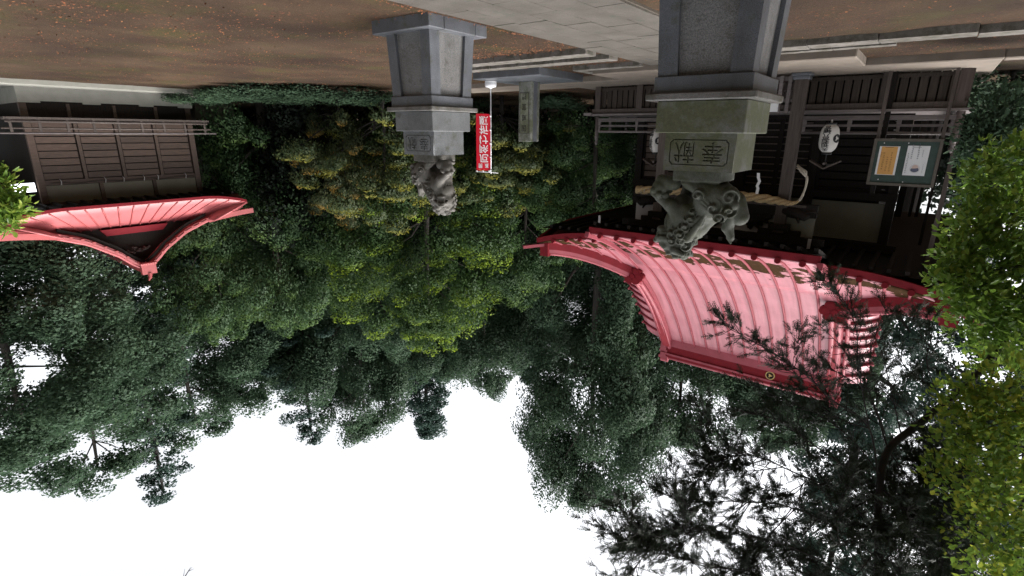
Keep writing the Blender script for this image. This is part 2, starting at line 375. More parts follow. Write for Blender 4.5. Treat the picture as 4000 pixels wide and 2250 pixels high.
def strip(name, mt, fn, us, vs_, parent, thick=.05):
    mb = MB(); nu, nv = len(us), len(vs_)
    top = [fn(u, v) for u in us for v in vs_]
    mb.v = [tuple(p) for p in top]+[(p[0], p[1], p[2]-thick) for p in top]; k = nu*nv
    for i in range(nu-1):
        for j in range(nv-1):
            a = i*nv+j; mb.f.append((a, a+nv, a+nv+1, a+1)); mb.f.append((k+a+1, k+a+nv+1, k+a+nv, k+a))
    ring = [i*nv for i in range(nu)]+[(nu-1)*nv+j for j in range(1, nv)]+[i*nv+nv-1 for i in range(nu-2, -1, -1)]+[j for j in range(nv-2, 0, -1)]
    for a, b2 in zip(ring, ring[1:]+ring[:1]): mb.f.append((b2, a, k+a, k+b2))
    return mb.build(name, mt, parent, True)
def front_fn(sgn_back):
    def fn(u, v):       # u in 0..1 up the slope from the main eave, v in -1..1 across
        y = YE+(YT-YE)*u; hw = 5.65-(y-YE) if y < YG else 3.15
        x = XC+hw*v; z = zroof(x, y)
        return (x, y if not sgn_back else 2*YM-y, z)
    return fn
us = [i/26 for i in range(27)]; vv = [i/20*2-1 for i in range(21)]
roof = strip('roof', PINK, front_fn(False), us, vv, HALL)
strip('rear_roof_slope', PINK2, front_fn(True), us, vv, roof)
strip('porch_roof', PINK, lambda u, v: (4.38+2.88*v, YP+(16.4-YP)*u, prof(YP+(16.4-YP)*u)+.03), [i/14 for i in range(15)], [i/8*2-1 for i in range(9)], roof)
for sg in (-1, 1):
    strip('side_roof_slope', PINK2, lambda u, v: (XC+sg*(5.65-2.5*u), YM+(YM-YE-2.5*u)*v, zside(XC+sg*(5.65-2.5*u), YM+(YM-YE-2.5*u)*v)), [i/10 for i in range(11)], [i/20*2-1 for i in range(21)], roof)
    # flared strip outside the descending ridge
    strip('verge_strip', PINK2, lambda u, v: (XC+sg*(3.1+1.0*u), 17.35+(YT-17.35)*v, prof(17.35+(YT-17.35)*v)-.30*u*u-.02), [0,.25,.5,.75,1], [i/10 for i in range(11)], roof, .09)
    strip('verge_strip', PINK2, lambda u, v: (XC+sg*(3.1+1.0*u), 2*YM-17.35-(YT-17.35)*v, prof(17.35+(YT-17.35)*v)-.30*u*u-.02), [0,.25,.5,.75,1], [i/10 for i in range(11)], roof, .09)
    g = MB(); ys = [16.95+(YT-16.95)*i/12 for i in range(13)]; ys += [2*YM-y for y in reversed(ys)]
    g.add([(XC+sg*3.0, y, min(prof(min(y, 2*YM-y)), 99)-.1) for y in ys]+[(XC+sg*3.0, y, 6.0) for y in ys], [(i, i+1, len(ys)+i+1, len(ys)+i) for i in range(len(ys)-1)])
    g.build('gable_wall', W_DARK, HALL)
# ribs with round end caps
def rib(x, y0, y1, f, name='roof_rib', m=RIBC, r=.036):
    ys = np.linspace(y0, y1, 16); mb = MB()
    mb.tube([(x, y, f(x, y)+.016) for y in ys], r, 8)
    MB().tube([(x, y0-.05, f(x, y0)+.01), (x, y0+.03, f(x, y0)+.03)], r*2.0, 10).build('rib_end', RED, roof)
    return mb.build(name, m, roof, True)
fp = lambda x, y: prof(y)+.03
for k in range(-6, 8):
    x = 3.85+.506*k
    if 1.55 < x < 7.2: rib(x, YP-.02, YT, fp)
for k in range(-12, 20):
    x = 3.85+.506*k; d = abs(x-XC)
    if (x <= 1.55 or x >= 7.2) and d < 5.5:
        y1 = YT if d < 3.0 else YE+(5.65-d)-.05
        if y1 > YE+.2: rib(x, YE-.02, y1, zroof)
for sg in (-1, 1):
    for k in range(8):
        y = 17.55+k*.42; mb = MB()
        pts = [(XC+sg*(3.1+1.03*u), y, prof(y)-.30*u*u+.02) for u in (0,.25,.5,.75,1)]
        mb.tube(pts, .055, 8); mb.tube([pts[-1], tuple(np.array(pts[-1])+np.array([sg*.05, 0, -.03]))], .09, 10); mb.build('verge_rib', RIBC, roof, True)
    for k in range(18):     # ribs of the side slopes
        y = YE+.7+k*.72
        if y > 2*YM-YE-.5: break
        yy = min(y, 2*YM-y); smax = min(2.5, yy-YE)
        if smax < .3: continue
        mb = MB(); mb.tube([(XC+sg*(5.65-s), y, zside(XC+sg*(5.65-s), y)+.02) for s in np.linspace(0, smax, 6)], .05, 6); mb.build('side_rib', ROSE, roof, True)
# eave boards
def eave_board(pts, h, name='eave_board', back=(0,.1)):
    mb = MB(); n = len(pts)
    vs = []
    for x, y, z in pts: vs += [(x, y, z), (x, y, z-h), (x+back[0], y+back[1], z-h), (x+back[0], y+back[1], z)]
    fs = [(4*i+k, 4*i+(k+1)%4, 4*i+4+(k+1)%4, 4*i+4+k) for i in range(n-1) for k in range(4)]+[(3,2,1,0), tuple(4*(n-1)+k for k in range(4))]
    return mb.add(vs, fs).build(name, RED, roof)
eave_board([(x, YE-.012, zroof(x, YE)-.03) for x in np.linspace(XC-5.64, XC+5.64, 49)], .17)
eave_board([(x, YP-.012, prof(YP)+.0) for x in np.linspace(1.5, 7.26, 9)], .17)
for sg in (-1, 1):
    eave_board([(XC+sg*5.66, y, zside(XC+sg*5.65, y)-.03) for y in np.linspace(YE, 2*YM-YE, 49)], .17, 'side_eave_board', (-sg*.1, 0))
    xx = 4.38+sg*2.9
    pts = [(xx, y, prof(y)+.03) for y in np.linspace(YP-.08, 15.6, 12)]
    MB().sweep(pts, [(-.06,-.05),(.06,-.05),(.06,.10),(-.06,.10)], (1,0,0)).build('porch_edge', ROSE, roof)
# ridges
def rpath(y0, y1, x, f, n=16): return [(x, y, f(x, y)) for y in np.linspace(y0, y1, n)]
def octo(w, r): return None
for sg in (-1, 1):
    pts = rpath(YG-.05, YT+.25, XC+sg*3.1, lambda x, y: prof(min(y, YT))+(.9 if y > YT else 0)*0)
    MB().sweep(pts, [(-.19,-.05),(.19,-.05),(.17,.16),(-.17,.16)], (1,0,0)).build('descending_ridge', ROSE, roof)
    MB().sweep(pts, [(-.15,.16),(.15,.16),(.15,.27),(-.15,.27)], (1,0,0)).build('descending_ridge_cap', RED, roof)
    for o in (-.095, .095):
        p2 = [(x+o, y, z+.30) for x, y, z in pts]; MB().tube(p2, .085, 8).build('ridge_roll', ROSE, roof, True)
    MB().tube([(x+sg*.3, y, z+.05) for x, y, z in pts], .06, 8).build('ridge_roll', ROSE, roof, True)
    for yb in (False, True):
        hp = []
        for s in np.linspace(.22, 2.5, 12):
            x = XC+sg*(5.65-s); y = YE+s; z = zroof(x, y); hp.append((x, 2*YM-y if yb else y, z))
        MB().sweep(hp, [(-.16,-.06),(.16,-.06),(.14,.18),(-.14,.18)]).build('hip_ridge', RED, roof)
        MB().sweep([(a, b2, c+.18) for a, b2, c in hp], [(-.12,0),(.12,0),(.10,.13),(-.10,.13)]).build('hip_ridge_cap', ROSE, roof)
        MB().tube([(a, b2, c+.35) for a, b2, c in hp[:1]]+[(a, b2, c+.34) for a, b2, c in hp], .07, 8).build('ridge_roll', ROSE, roof, True)
        a, b2, c = hp[0]; dy = 1 if yb else -1
        MB().box(a-.16, a+.16, b2-.10, b2+.10, c-.05, c+.42).build('hip_end_tile', RED, roof)
        MB().beam((XC+sg*5.45, (2*YM-YE-.2) if yb else YE+.2, zroof(XC+5.45, YE+.2)+.03), (XC+sg*5.98, (2*YM-YE+.33) if yb else YE-.33, zroof(XC+5.64, YE)+.10), .16, .10).build('corner_tip', ROSE, roof)
# flower shaped end ornaments of the descending ridges
def lobed(cx, cy, cz, r, lobes, depth, name, m):
    mb = MB(); N = 60; ring = []
    for k in range(N):
        a = 2*math.pi*k/N; q = r*(.80+.20*abs(math.cos(a*lobes/2))**.6); ring.append((math.cos(a)*q, math.sin(a)*q*.8))
    vs = [(cx+a, cy, cz+b) for a, b in ring]+[(cx+a, cy+depth, cz+b) for a, b in ring]
    mb.add(vs, [tuple(range(N))]+[tuple(2*N-1-k for k in range(N))]+[(k, k+N, (k+1)%N+N, (k+1)%N) for k in range(N)])
    for k in range(lobes):
        a = 2*math.pi*(k+.0)/lobes; mb.lathe([(.001,0),(r*.2,.0),(r*.2,.0)], (0,0,0), 4) if False else None
        c2 = (cx+math.cos(a)*r*.55, cy-.015, cz+math.sin(a)*r*.45); mb.tube([c2, (c2[0], c2[1]+.03, c2[2])], r*.26, 12)
    mb.tube([(cx, cy-.03, cz), (cx, cy+.02, cz)], r*.2, 12)
    return mb.build(name, m, roof)
for sg in (-1, 1):
    lobed(XC+sg*3.1, YG-.22, prof(YG)+.18, .40, 6, .2, 'ridge_ornament', RED)
    for o in (-.12, 0, .12): MB().tube([(XC+sg*3.1+o, YG-.1, prof(YG)+.42), (XC+sg*3.1+o, YG+.25, prof(YG+.25)+.38)], .06, 8).build('ornament_roll', ROSE, roof, True)
xa, xb = 1.22, 7.70
MB().box(xa, xb, 20.72, 21.28, 9.9, 10.32).build('ridge_base', ROSE, roof)
MB().box(xa+.08, xb-.08, 20.80, 21.20, 10.32, 10.70).build('ridge_panel', RED, roof)
MB().box(xa+.02, xb-.02, 20.74, 21.26, 10.70, 10.78).box(xa+.02, xb-.02, 20.76, 21.24, 10.30, 10.36).build('ridge_moulding', ROSE, roof)
MB().box(xa+.04, xb-.04, 20.78, 21.22, 10.78, 10.90).build('ridge_cap', RED, roof)
MB().tube([(xa, 21, 10.94), (xb, 21, 10.94)], .12, 10).build('ridge_top_roll', ROSE, roof, True)
for x in (xa, xb):
    MB().box(x-.12, x+.12, 20.68, 21.32, 9.8, 10.55).box(x-.16, x+.16, 20.74, 21.26, 10.55, 10.68).box(x-.11, x+.11, 20.70, 21.30, 10.68, 10.86).box(x-.2, x+.2, 20.76, 21.24, 10.86, 10.98).tube([(x-.16, 21, 11.08), (x+.16, 21, 11.08)], .13, 10).build('ridge_end_tile', ROSE, roof)

def tomoe(cx, cz, y, r, m, name, parent, to=None, sgn=1):
    """three comma shapes in a circle"""
    mb = MB()
    for k in range(3):
        a0 = k*2*math.pi/3; L = 18; outer, inner = [], []
        for i in range(L+1):
            t = i/L; a = a0+sgn*t*2.3; w = .40*(1-t)**.8; rr = .62+.30*t
            outer.append((math.cos(a)*min(.97, rr+w*.8), math.sin(a)*min(.97, rr+w*.8))); inner.append((math.cos(a)*(rr-w*.85), math.sin(a)*(rr-w*.85)))
        vs = [p for q in zip(outer, inner) for p in q]
        hd = [(math.cos(a0-sgn*.12)*.60+.33*math.cos(q*math.pi/6), math.sin(a0-sgn*.12)*.60+.33*math.sin(q*math.pi/6)) for q in range(12)]
        P = [(a*r, b*r) for a, b in vs]; H = [(a*r, b*r) for a, b in hd]
        f3 = to or (lambda u, v: (cx+u, y, cz+v))
        mb.add([f3(u, v) for u, v in P], [(2*i, 2*i+2, 2*i+3, 2*i+1) for i in range(L)])
        mb.add([f3(0+sum(u for u, v in H)/12, sum(v for u, v in H)/12)]+[f3(u, v) for u, v in H], [(0, 1+i, 1+(i+1)%12) for i in range(12)])
    return mb.build(name, m, parent)
for x in (3.4,):
    MB().tube([(x, 20.80, 10.52), (x, 20.765, 10.52)], .17, 20).build('ridge_crest', GOLD, roof)
    tomoe(x, 10.52, 20.760, .14, W_DARK, 'crest_mark', roof)

# soffit and rafters
MB().add([(XC-5.5, YE+.06, 4.62), (XC+5.5, YE+.06, 4.62), (XC+5.5, 2*YM-YE-.06, 4.62), (XC-5.5, 2*YM-YE-.06, 4.62)], [(0,1,2,3)]).build('soffit', W_DARK, HALL)
MB().add([(1.55, YP+.05, 4.06), (7.2, YP+.05, 4.06), (7.2, YE+.4, 4.5), (1.55, YE+.4, 4.5)], [(0,1,2,3)]).build('porch_soffit', W_DARK, HALL)
raf = MB().box(-.045, .045, 0, 2.7, -.10, 0).mesh('rafter', W_DARK)
for i in range(31):
    x = XC-5.2+i*.345
    link('rafter', raf, HALL, None, (x-XC, YE+.12-21, 4.60-.15))
prf = MB().hexa([(-.045,0,-.1),(.045,0,-.1),(.045,1.9,.42),(-.045,1.9,.42)], [(-.045,0,0),(.045,0,0),(.045,1.9,.52),(-.045,1.9,.52)]).mesh('rafter', W_DARK)
for i in range(17):
    x = 1.62+i*.345
    link('porch_rafter', prf, HALL, None, (x-XC, YP+.1-21, 4.04-.15))

# body of the hall
def bld(name, m, parent=HALL): return lambda *a: MB().box(*a).build(name, m, parent)
bld('underfloor_wall', W_DARK)(-.2, 8.6, 16.3, 16.4, .15, .95); bld('core_wall', W_DARK)(.9, 8.0, 17.35, 25, .15, 4.6)
for x in (.62, 2.55, 4.46, 6.35, 7.75): bld('post', W_DARK)(x-.11, x+.11, 16.9, 17.12, .15, 4.55)
for x in (.62, 7.75): bld('post', W_DARK)(x-.11, x+.11, 24.9, 25.12, .15, 4.55)
bld('lintel', W_DARK)(.5, 7.9, 16.88, 17.14, 3.02, 3.22)
bld('head_beam', W_DARK)(.3, 8.1, 16.86, 17.16, 4.36, 4.58)
bld('sill', W_DARK)(.5, 7.9, 16.88, 17.14, .98, 1.12)
# boarded shutters with battens on the front wall
def shutter(x0, x1, z0, z1, nb, y=17.02, m=W_BROWN, parent=HALL, axis='x'):
    fr = MB()
    for a, b2, c, d in ((x0, x0+.07, z0, z1), (x1-.07, x1, z0, z1), (x0+.07, x1-.07, z0, z0+.08), (x0+.07, x1-.07, z1-.08, z1)): fr.box(a, b2, y-.03, y+.03, c, d)
    f = fr.build('shutter_frame', W_DARK, parent); h = (z1-z0-.16)/nb
    for i in range(nb):
        MB().box(x0+.07, x1-.07, y-.005, y+.025, z0+.08+i*h+.018, z0+.08+(i+1)*h-.018).build('board', m, f)
    return f
shutter(6.47, 7.64, 1.12, 3.02, 9)
for x0, x1 in ((4.57, 5.4), (5.4, 6.24), (2.66, 3.5), (3.5, 4.35)):     # lattice doors
    f = MB()
    for a, b2 in ((x0, x0+.06), (x1-.06, x1)): f.box(a, b2, 16.99, 17.05, 1.12, 3.02)
    fr = f.build('door_frame', W_DARK, HALL)
    for i in range(10): MB().box(x0+.06, x1-.06, 17.0, 17.03, 1.22+i*.19, 1.255+i*.19).build('lattice_bar', W_POST, fr)
    MB().box(x0+.06, x1-.06, 17.05, 17.07, 1.12, 3.02).build('door_panel', W_DARK, fr)
shutter(.73, 2.44, 1.12, 3.02, 8, 17.02, W_DARK)
MB().box(.74, 2.44, 17.0, 17.06, 3.30, 4.33).build('plaster_panel', PLASTER_OLD, HALL)
MB().box(2.66, 6.24, 17.0, 17.06, 3.30, 4.33).build('plaster_panel', PLASTER_OLD, HALL)
MB().box(6.46, 7.64, 17.0, 17.06, 3.30, 4.33).build('plaster_panel', PLASTER, HALL)
# porch: posts on stone feet, beam, carved frog-leg struts before white panels
for x in (2.74, 6.0):
    p = MB().box(x-.13, x+.13, 14.57, 14.83, .30, 3.95).build('porch_post', W_POST, HALL)
    MB().bbox(x-.21, x+.21, 14.49, 14.91, .15, .22, .015).bbox(x-.18, x+.18, 14.52, 14.88, .22, .30, .015).build('post_foot', GRAN, p)
    bld('bracket_block', W_DARK)(x-.24, x+.24, 14.5, 14.9, 3.72, 3.88); bld('bracket_arm', W_DARK)(x-.5, x+.5, 14.62, 14.78, 3.88, 4.02)
    MB().beam((x, 14.83, 3.45), (x, 16.9, 3.65), .2, .28).build('tie_beam', W_DARK, HALL)
bld('porch_beam', W_DARK)(1.95, 6.8, 14.60, 14.80, 3.20, 3.52)
bld('rope_batten', W_POST)(2.2, 6.55, 14.585, 14.598, 3.22, 3.28)
bld('porch_purlin', W_DARK)(1.7, 7.1, 14.62, 14.78, 4.03, 4.2)
MB().box(2.9, 5.85, 14.72, 14.76, 3.52, 4.02).build('porch_panel', PLASTER, HALL)
MB().box(6.15, 6.72, 14.72, 14.76, 3.40, 4.06).build('porch_panel', PLASTER, HALL); MB().box(1.98, 2.6, 14.72, 14.76, 3.52, 4.02).build('porch_panel', PLASTER_OLD, HALL)
def carved(cx, y, z0, w, h, seed):
    r = random.Random(seed); mb = MB()
    for k in range(16):
        t = k/15; x = cx+(t-.5)*w; hh = h*(1-abs(t-.5)*1.6)**.8 if abs(t-.5) < .6 else .05
        mb.tube([(x, y, z0), (x+r.uniform(-.03, .03), y-.04, z0+hh*.6), (x+r.uniform(-.06, .06), y-.02, z0+hh*r.uniform(.85, 1.05))], [.06, .055, .03], 7)
    mb.tube([(cx-w*.5, y-.03, z0+h*.45), (cx-w*.25, y-.07, z0+h*.3), (cx+w*.1, y-.06, z0+h*.5), (cx+w*.5, y-.03, z0+h*.35)], [.03, .06, .06, .03], 7)
    return mb.build('carved_strut', W_DARK, HALL, True)
carved(3.4, 14.66, 3.5, .8, .5, 1); carved(4.38, 14.66, 3.5, .9, .52, 2); carved(5.4, 14.66, 3.5, .8, .5, 3)
# carved animal nosings at the ends of the porch beam
for sg, x in ((1, 6.14), (-1, 2.6)):
    mb = MB(); mb.tube([(x-sg*.1, 14.7, 3.38), (x+sg*.22, 14.66, 3.42), (x+sg*.42, 14.64, 3.50), (x+sg*.52, 14.63, 3.44)], [.15, .15, .11, .06], 9)
    mb.tube([(x+sg*.40, 14.62, 3.40), (x+sg*.58, 14.6, 3.34), (x+sg*.68, 14.6, 3.40)], [.05, .035, .015], 7); mb.tube([(x+sg*.25, 14.6, 3.5), (x+sg*.3, 14.56, 3.66)], [.06, .02], 7)
    mb.build('beam_nosing', W_DARK, HALL, True)
for x in (7.85, 2.0):     # white painted rafter ends that show under the dark eave
    MB().box(x-.035, x+.035, 14.56, 14.60, 4.02, 4.26).build('white_beam_end', PLASTER, HALL)
# stair barrier of pale slats between the porch posts
for z in (.22, .72): bld('barrier_rail', W_GREY)(2.87, 5.87, 14.68, 14.72, z, z+.08)
sl_me = MB().box(-.04, .04, -.02, .02, 0, .85).mesh('barrier_slat', W_GREY)
for i in range(16): link('barrier_slat', sl_me, HALL, None, (2.98+i*.19-XC, 14.64-21, .20-.15))
for i in range(5): bld('step', W_POST)(2.95, 5.8, 15.0+i*.27, 15.32+i*.27, .15+i*.17, .15+(i+1)*.17)
# veranda
ver = MB().box(-.55, 9.0, 15.45, 17.0, .965, 1.02).box(-.55, .9, 17.0, 25, .965, 1.02).box(7.9, 9.0, 17.0, 25, .965, 1.02).build('veranda_floor', W_GREY, HALL)
bld('floor_beam', W_POST, ver)(-.40, 8.85, 15.52, 15.62, .82, .963)
MB().box(8.80, 9.08, 15.40, 15.70, .93, 1.01).build('floor_end', W_GREY, ver)
sl2 = MB().box(-.075, .075, -.012, .012, 0, .66).mesh('slat', W_SLAT)
x = -.12
while x < 8.6:
    if not (2.95 < x < 5.8): link('slat', sl2, ver, None, (x-XC, 15.62-21, .17-.15+random.Random(int(x*100)).uniform(-.01, .01)))
    x += .183
for x in (-.26, 1.12, 2.9, 5.86, 7.25, 8.66): MB().box(x-.09, x+.09, 15.52, 15.70, .15, .82).build('floor_post', W_POST, ver)
bld('fence_rail', W_SLAT, ver)(-.2, 2.9, 15.575, 15.605, .20, .28); bld('fence_rail', W_SLAT, ver)(5.86, 8.6, 15.575, 15.605, .20, .28)
for a, b2 in ((-.3, 2.75), (5.95, 8.62)):
    bld('bottom_rail', W_GREY, ver)(a, b2, 15.53, 15.61, 1.10, 1.205)
    bld('mid_rail', W_GREY, ver)(a, b2, 15.54, 15.60, 1.30, 1.355)
    MB().tube([(a-.05, 15.57, 1.50), (b2+.02, 15.57, 1.50)], .034, 8).build('top_rail', W_GREY, ver, True)
    nn = max(2, int((b2-a)/.95))
    for i in range(nn+1):
        xx = a+.05+(b2-a-.1)*i/nn; MB().box(xx-.045, xx+.045, 15.54, 15.60, 1.205, 1.30).box(xx-.03, xx+.03, 15.545, 15.595, 1.355, 1.48).build('rail_strut', W_GREY, ver)
for x, y in ((8.66, 15.57), (-.32, 15.57), (2.8, 15.57), (5.9, 15.57)):
    MB().lathe([(.06, 0), (.06, .62), (.066, .63), (.066, .66), (.055, .67), (.055, .72), (.062, .73), (.03, .76), (.055, .80), (.06, .83), (.035, .87), (.004, .91)], (x, y, 1.02), 14).build('newel_post', W_GREY, ver, True)
for yy in np.arange(16.4, 25, 1.2):
    for x in (8.62, -.3): MB().box(x-.04, x+.04, yy-.04, yy+.04, 1.02, 1.48).build('rail_strut', W_GREY, ver)
for x in (8.62, -.3):
    for z in (1.15, 1.33, 1.50): MB().box(x-.035, x+.035, 15.7, 25, z-.035, z+.035).build('side_rail', W_GREY, ver)
for x in (.98,): MB().box(x-.05, x+.05, 15.50, 15.60, .15, 2.9).build('thin_post', W_DARK, ver)
MB().box(-.42, -.33, 15.6, 15.7, .15, 4.5).build('corner_post', W_POST, HALL); MB().box(-.22, -.15, 18.4, 18.5, 1.02, 4.5).build('corner_post', W_DARK, HALL)
for x in (.25, .05): MB().box(x-.05, x+.05, 24.9, 25, 1.02, 4.5).build('rear_post', W_DARK, HALL)

# ------------------------------------------------------------------ small hall on the right
KX, KY = 25.1, 7.2
KAG = thing('dance_hall', (28, KY, 0), 'smaller wooden hall with shuttered front and steep salmon pink gable, on a pale plinth', 'hall')
kb = lambda name, m, parent=KAG: (lambda *a: MB().box(*a).build(name, m, parent))
MB().bbox(23.9, 33, 2.4, 12.1, -.05, .16, .02).build('foundation_slab', CONC_PALE, KAG)
pl = MB()
for a, b2 in ((4.55, 5.15), (6.35, 6.9), (8.15, 8.65), (9.55, 10.08)): pl.box(24.95, 25.2, a, b2, .16, .68)
for a, b2 in ((5.15, 6.35), (6.9, 8.15), (8.65, 9.55)): pl.box(24.95, 25.2, a, b2, .16, .62)
pl.box(25.2, 31, 9.9, 10.08, .16, .68).box(25.2, 31, 4.55, 4.73, .16, .68); pl.build('plinth', CONC_PALE, KAG)
kb('underfloor_boards', W_DARK)(25.02, 30.9, 4.6, 10.0, .62, 1.16)
for y in (5.9, 7.3, 8.7): kb('underfloor_post', W_BROWN)(24.96, 25.06, y-.05, y+.05, .68, 1.14)
kv = kb('veranda_floor', W_POST)(24.2, 31.5, 3.95, 10.35, 1.17, 1.24)
for z, h, a, b2, m in ((1.30, .06, 3.98, 10.3, W_POST), (1.53, .04, 3.85, 10.42, W_POST), (1.69, .045, 3.75, 10.62, W_GREY)):
    MB().tube([(24.3, a, z), (24.3, (a+b2)/2, z+.01), (24.3, b2, z)], h*.75, 8).build('rail', m, kv, True)
for i in range(9):
    y = 4.1+i*.76; kb('rail_strut', W_POST, kv)(24.27, 24.33, y-.035, y+.035, 1.24, 1.66)
kb('core_wall', W_DARK)(25.25, 31, 4.62, 9.9, 1.2, 4.35)
for y in (4.66, 9.9): kb('corner_post', W_BROWN)(25.0, 25.2, y-.1, y+.1, .68, 4.3)
for y in (6.01, 7.26, 8.57): kb('mullion', W_BROWN)(25.04, 25.16, y-.055, y+.055, 1.26, 3.36)
kb('lintel', W_BROWN)(25.03, 25.17, 4.7, 9.86, 3.34, 3.52); kb('top_plate', W_BROWN)(25.0, 25.18, 4.5, 10.05, 4.16, 4.36)
for y0, y1 in ((4.76, 5.95), (6.07, 7.2), (7.32, 8.51), (8.63, 9.8)):
    f = MB().box(25.14, 25.18, y0, y1, 1.26, 3.34).build('shutter_backing', W_DARK, KAG)
    for i in range(8):
        z0 = 1.30+i*.255; MB().box(25.10, 25.14, y0+.03, y1-.03, z0+.018, z0+.255-.018).build('board', W_BROWN, f)
for y0, y1 in ((4.78, 6.35), (6.5, 8.15), (8.3, 9.8)): kb('plaster_panel', PLASTER_OLD)(25.08, 25.18, y0, y1, 3.54, 4.15)
for y in (6.42, 8.22): kb('strut', W_BROWN)(25.0, 25.16, y-.06, y+.06, 3.52, 4.16)
cable = MB(); cy = np.linspace(4.9, 9.8, 40); cable.tube([(24.98, y, 3.50-.06*abs(math.sin(y*2.2))) for y in cy], .008, 5).build('cable', BLACK, KAG)
for y in (5.2, 6.55, 7.15, 7.85, 8.35, 9.4): MB().tube([(24.97, y, 3.52), (24.95, y+.02, 3.40), (24.96, y-.02, 3.30)], [.02, .015, .004], 5).build('paper_knot', PLASTER, KAG)
# its roof
kp = np.array([(0, 7.02), (.35, 6.80), (.8, 6.35), (1.7, 5.72), (2.6, 5.36), (3.4, 5.10), (4.15, 4.92)])
def kprof(d): return float(np.interp(abs(d), kp[:, 0], kp[:, 1]))
kd = np.linspace(-4.1, 4.1, 33)
kroof = strip('roof', SALMON, lambda u, v: (24.55+7.3*u, KY+v, kprof(v)-.10), [0, .1, .5, .9, 1], kd, KAG, .10)
def kskirt(u, v):      # front slope below the gable: from the eave up and in
    w = 4.05-(1.5*u if True else 0); d = w*v; a = abs(v)
    return (23.7+1.25*u, KY+d, 4.33+.95*u+.30*max(0, (a-.55)/.45)**2*(1-u))
sk = strip('front_skirt_roof', SALMON, kskirt, [0,.25,.5,.75,1], np.linspace(-1, 1, 25), kroof, .06)
for sg in (-1, 1):
    strip('lower_side_roof', SALMON, lambda u, v: (23.7+9*v, KY+sg*(4.05-1.5*u), 4.35+.95*u+.3*max(0, (abs(v-.5)*2-.8)/.2)**2*(1-u)), [0,.5,1], np.linspace(0, 1, 11), kroof, .06)
mb = MB(); ys = np.linspace(-4.02, 4.02, 41); pe = [(23.69, KY+d, 4.32+.30*max(0, (abs(d)/4.05-.55)/.45)**2) for d in ys]
vs = []; 
for x, y, z in pe: vs += [(x, y, z), (x, y, z-.11), (x+.08, y, z-.11), (x+.08, y, z)]
mb.add(vs, [(4*i+k, 4*i+4+k, 4*i+4+(k+1)%4, 4*i+(k+1)%4) for i in range(40) for k in range(4)]).build('eave_board', RED, kroof)
for i in range(16):
    v = -1+2*(i+.5)/16; mb = MB(); mb.tube([tuple(np.array(kskirt(u, v))+[0, 0, .015]) for u in (0,.33,.66,1)], .028, 6); mb.build('roof_rib', SALMON_D, kroof, True)
MB().add([(23.8, KY-3.9, 4.22), (32, KY-3.9, 4.22), (32, KY+3.9, 4.22), (23.8, KY+3.9, 4.22)], [(0,1,2,3)]).build('soffit', W_DARK, KAG)
for i in range(18): kb('rafter', W_DARK)(23.85, 25.2, 3.6+i*.42-.04, 3.6+i*.42+.04, 4.12, 4.21)
# gable recess, boards along the gable edge, ridge
g = MB(); dd = np.linspace(-2.5, 2.5, 21); g.add([(25.0, KY+d, 5.25) for d in dd]+[(25.0, KY+d, kprof(d)-.2) for d in dd], [(i, i+1, 21+i+1, 21+i) for i in range(20)]); g.build('gable_wall', W_DARK, KAG)
MB().hexa([(24.78,KY-1.2,5.30),(24.98,KY-1.2,5.30),(24.98,KY+1.15,5.30),(24.78,KY+1.15,5.30)],[(24.86,KY-1.0,5.56),(24.98,KY-1.0,5.56),(24.98,KY+.95,5.56),(24.86,KY+.95,5.56)]).build('gable_tie', RED, KAG)
mb = MB(); 
for k in range(14):
    a = k*.7; mb.tube([(24.86, KY+.16*math.cos(a)*(1+k*.12), 6.15+.07*math.sin(a*1.7)+.012*k), (24.78, KY+.2*math.cos(a+.5)*(1+k*.1), 6.2+.09*math.sin(a*1.7+.6))], [.05, .02], 6)
mb.build('gable_carving', W_POST, KAG, True)
for sg in (-1, 1):
    ds = np.linspace(0.02, 4.1, 22)
    lo = [(24.50, KY+sg*d, kprof(d)-.30) for d in ds[:14]]
    MB().sweep(lo, [(-.03,-.06),(.03,-.06),(.03,.05),(-.03,.05)], (1,0,0)).build('barge_board', W_DARK, KAG)
    MB().sweep([(24.46, y, z+.17) for x, y, z in [(0, KY+sg*d, kprof(d)-.30) for d in ds]], [(-.10,-.05),(.10,-.05),(.10,.04),(-.10,.04)], (1,0,0)).build('verge_board', SALMON_D, kroof)
    top = [(24.44, KY+sg*d, kprof(d)-.06) for d in ds]
    MB().sweep(top, [(-.13,-.05),(.10,-.05),(.10,.03),(-.13,.03)], (1,0,0)).build('verge_tile', SALMON, kroof)
    for i in range(9): d = .3+i*.32; MB().box(24.30, 24.5, KY+sg*d-.05, KY+sg*d+.05, kprof(d)-.17, kprof(d)-.07).build('verge_block', SALMON_D, kroof)
    MB().tube([(24.6, KY+sg*d, kprof(d)+.02) for d in ds], .06, 7).build('verge_roll', SALMON, kroof, True)
    MB().sweep([(24.35-.55*t, KY+sg*(2.55+1.75*t), 5.25-.42*t+.12*t*t) for t in np.linspace(0, 1, 8)], [(-.10,-.05),(.10,-.05),(.08,.16),(-.08,.16)]).build('hip_ridge', SALMON_D, kroof)
MB().box(24.35, 31.9, KY-.16, KY+.16, 6.9, 7.16).build('main_ridge', SALMON_D, kroof)
mb = MB().box(24.22, 24.40, KY-.26, KY+.26, 6.72, 7.18).tube([(24.25, KY, 7.15), (24.2, KY-.03, 7.32), (24.15, KY-.12, 7.42)], [.09, .06, .015], 7)
for k in range(7): mb.tube([(24.2, KY-.24+.08*k, 6.78), (24.16, KY-.26+.085*k, 6.70)], .05, 7)
mb.build('ridge_end_tile', SALMON_D, kroof)
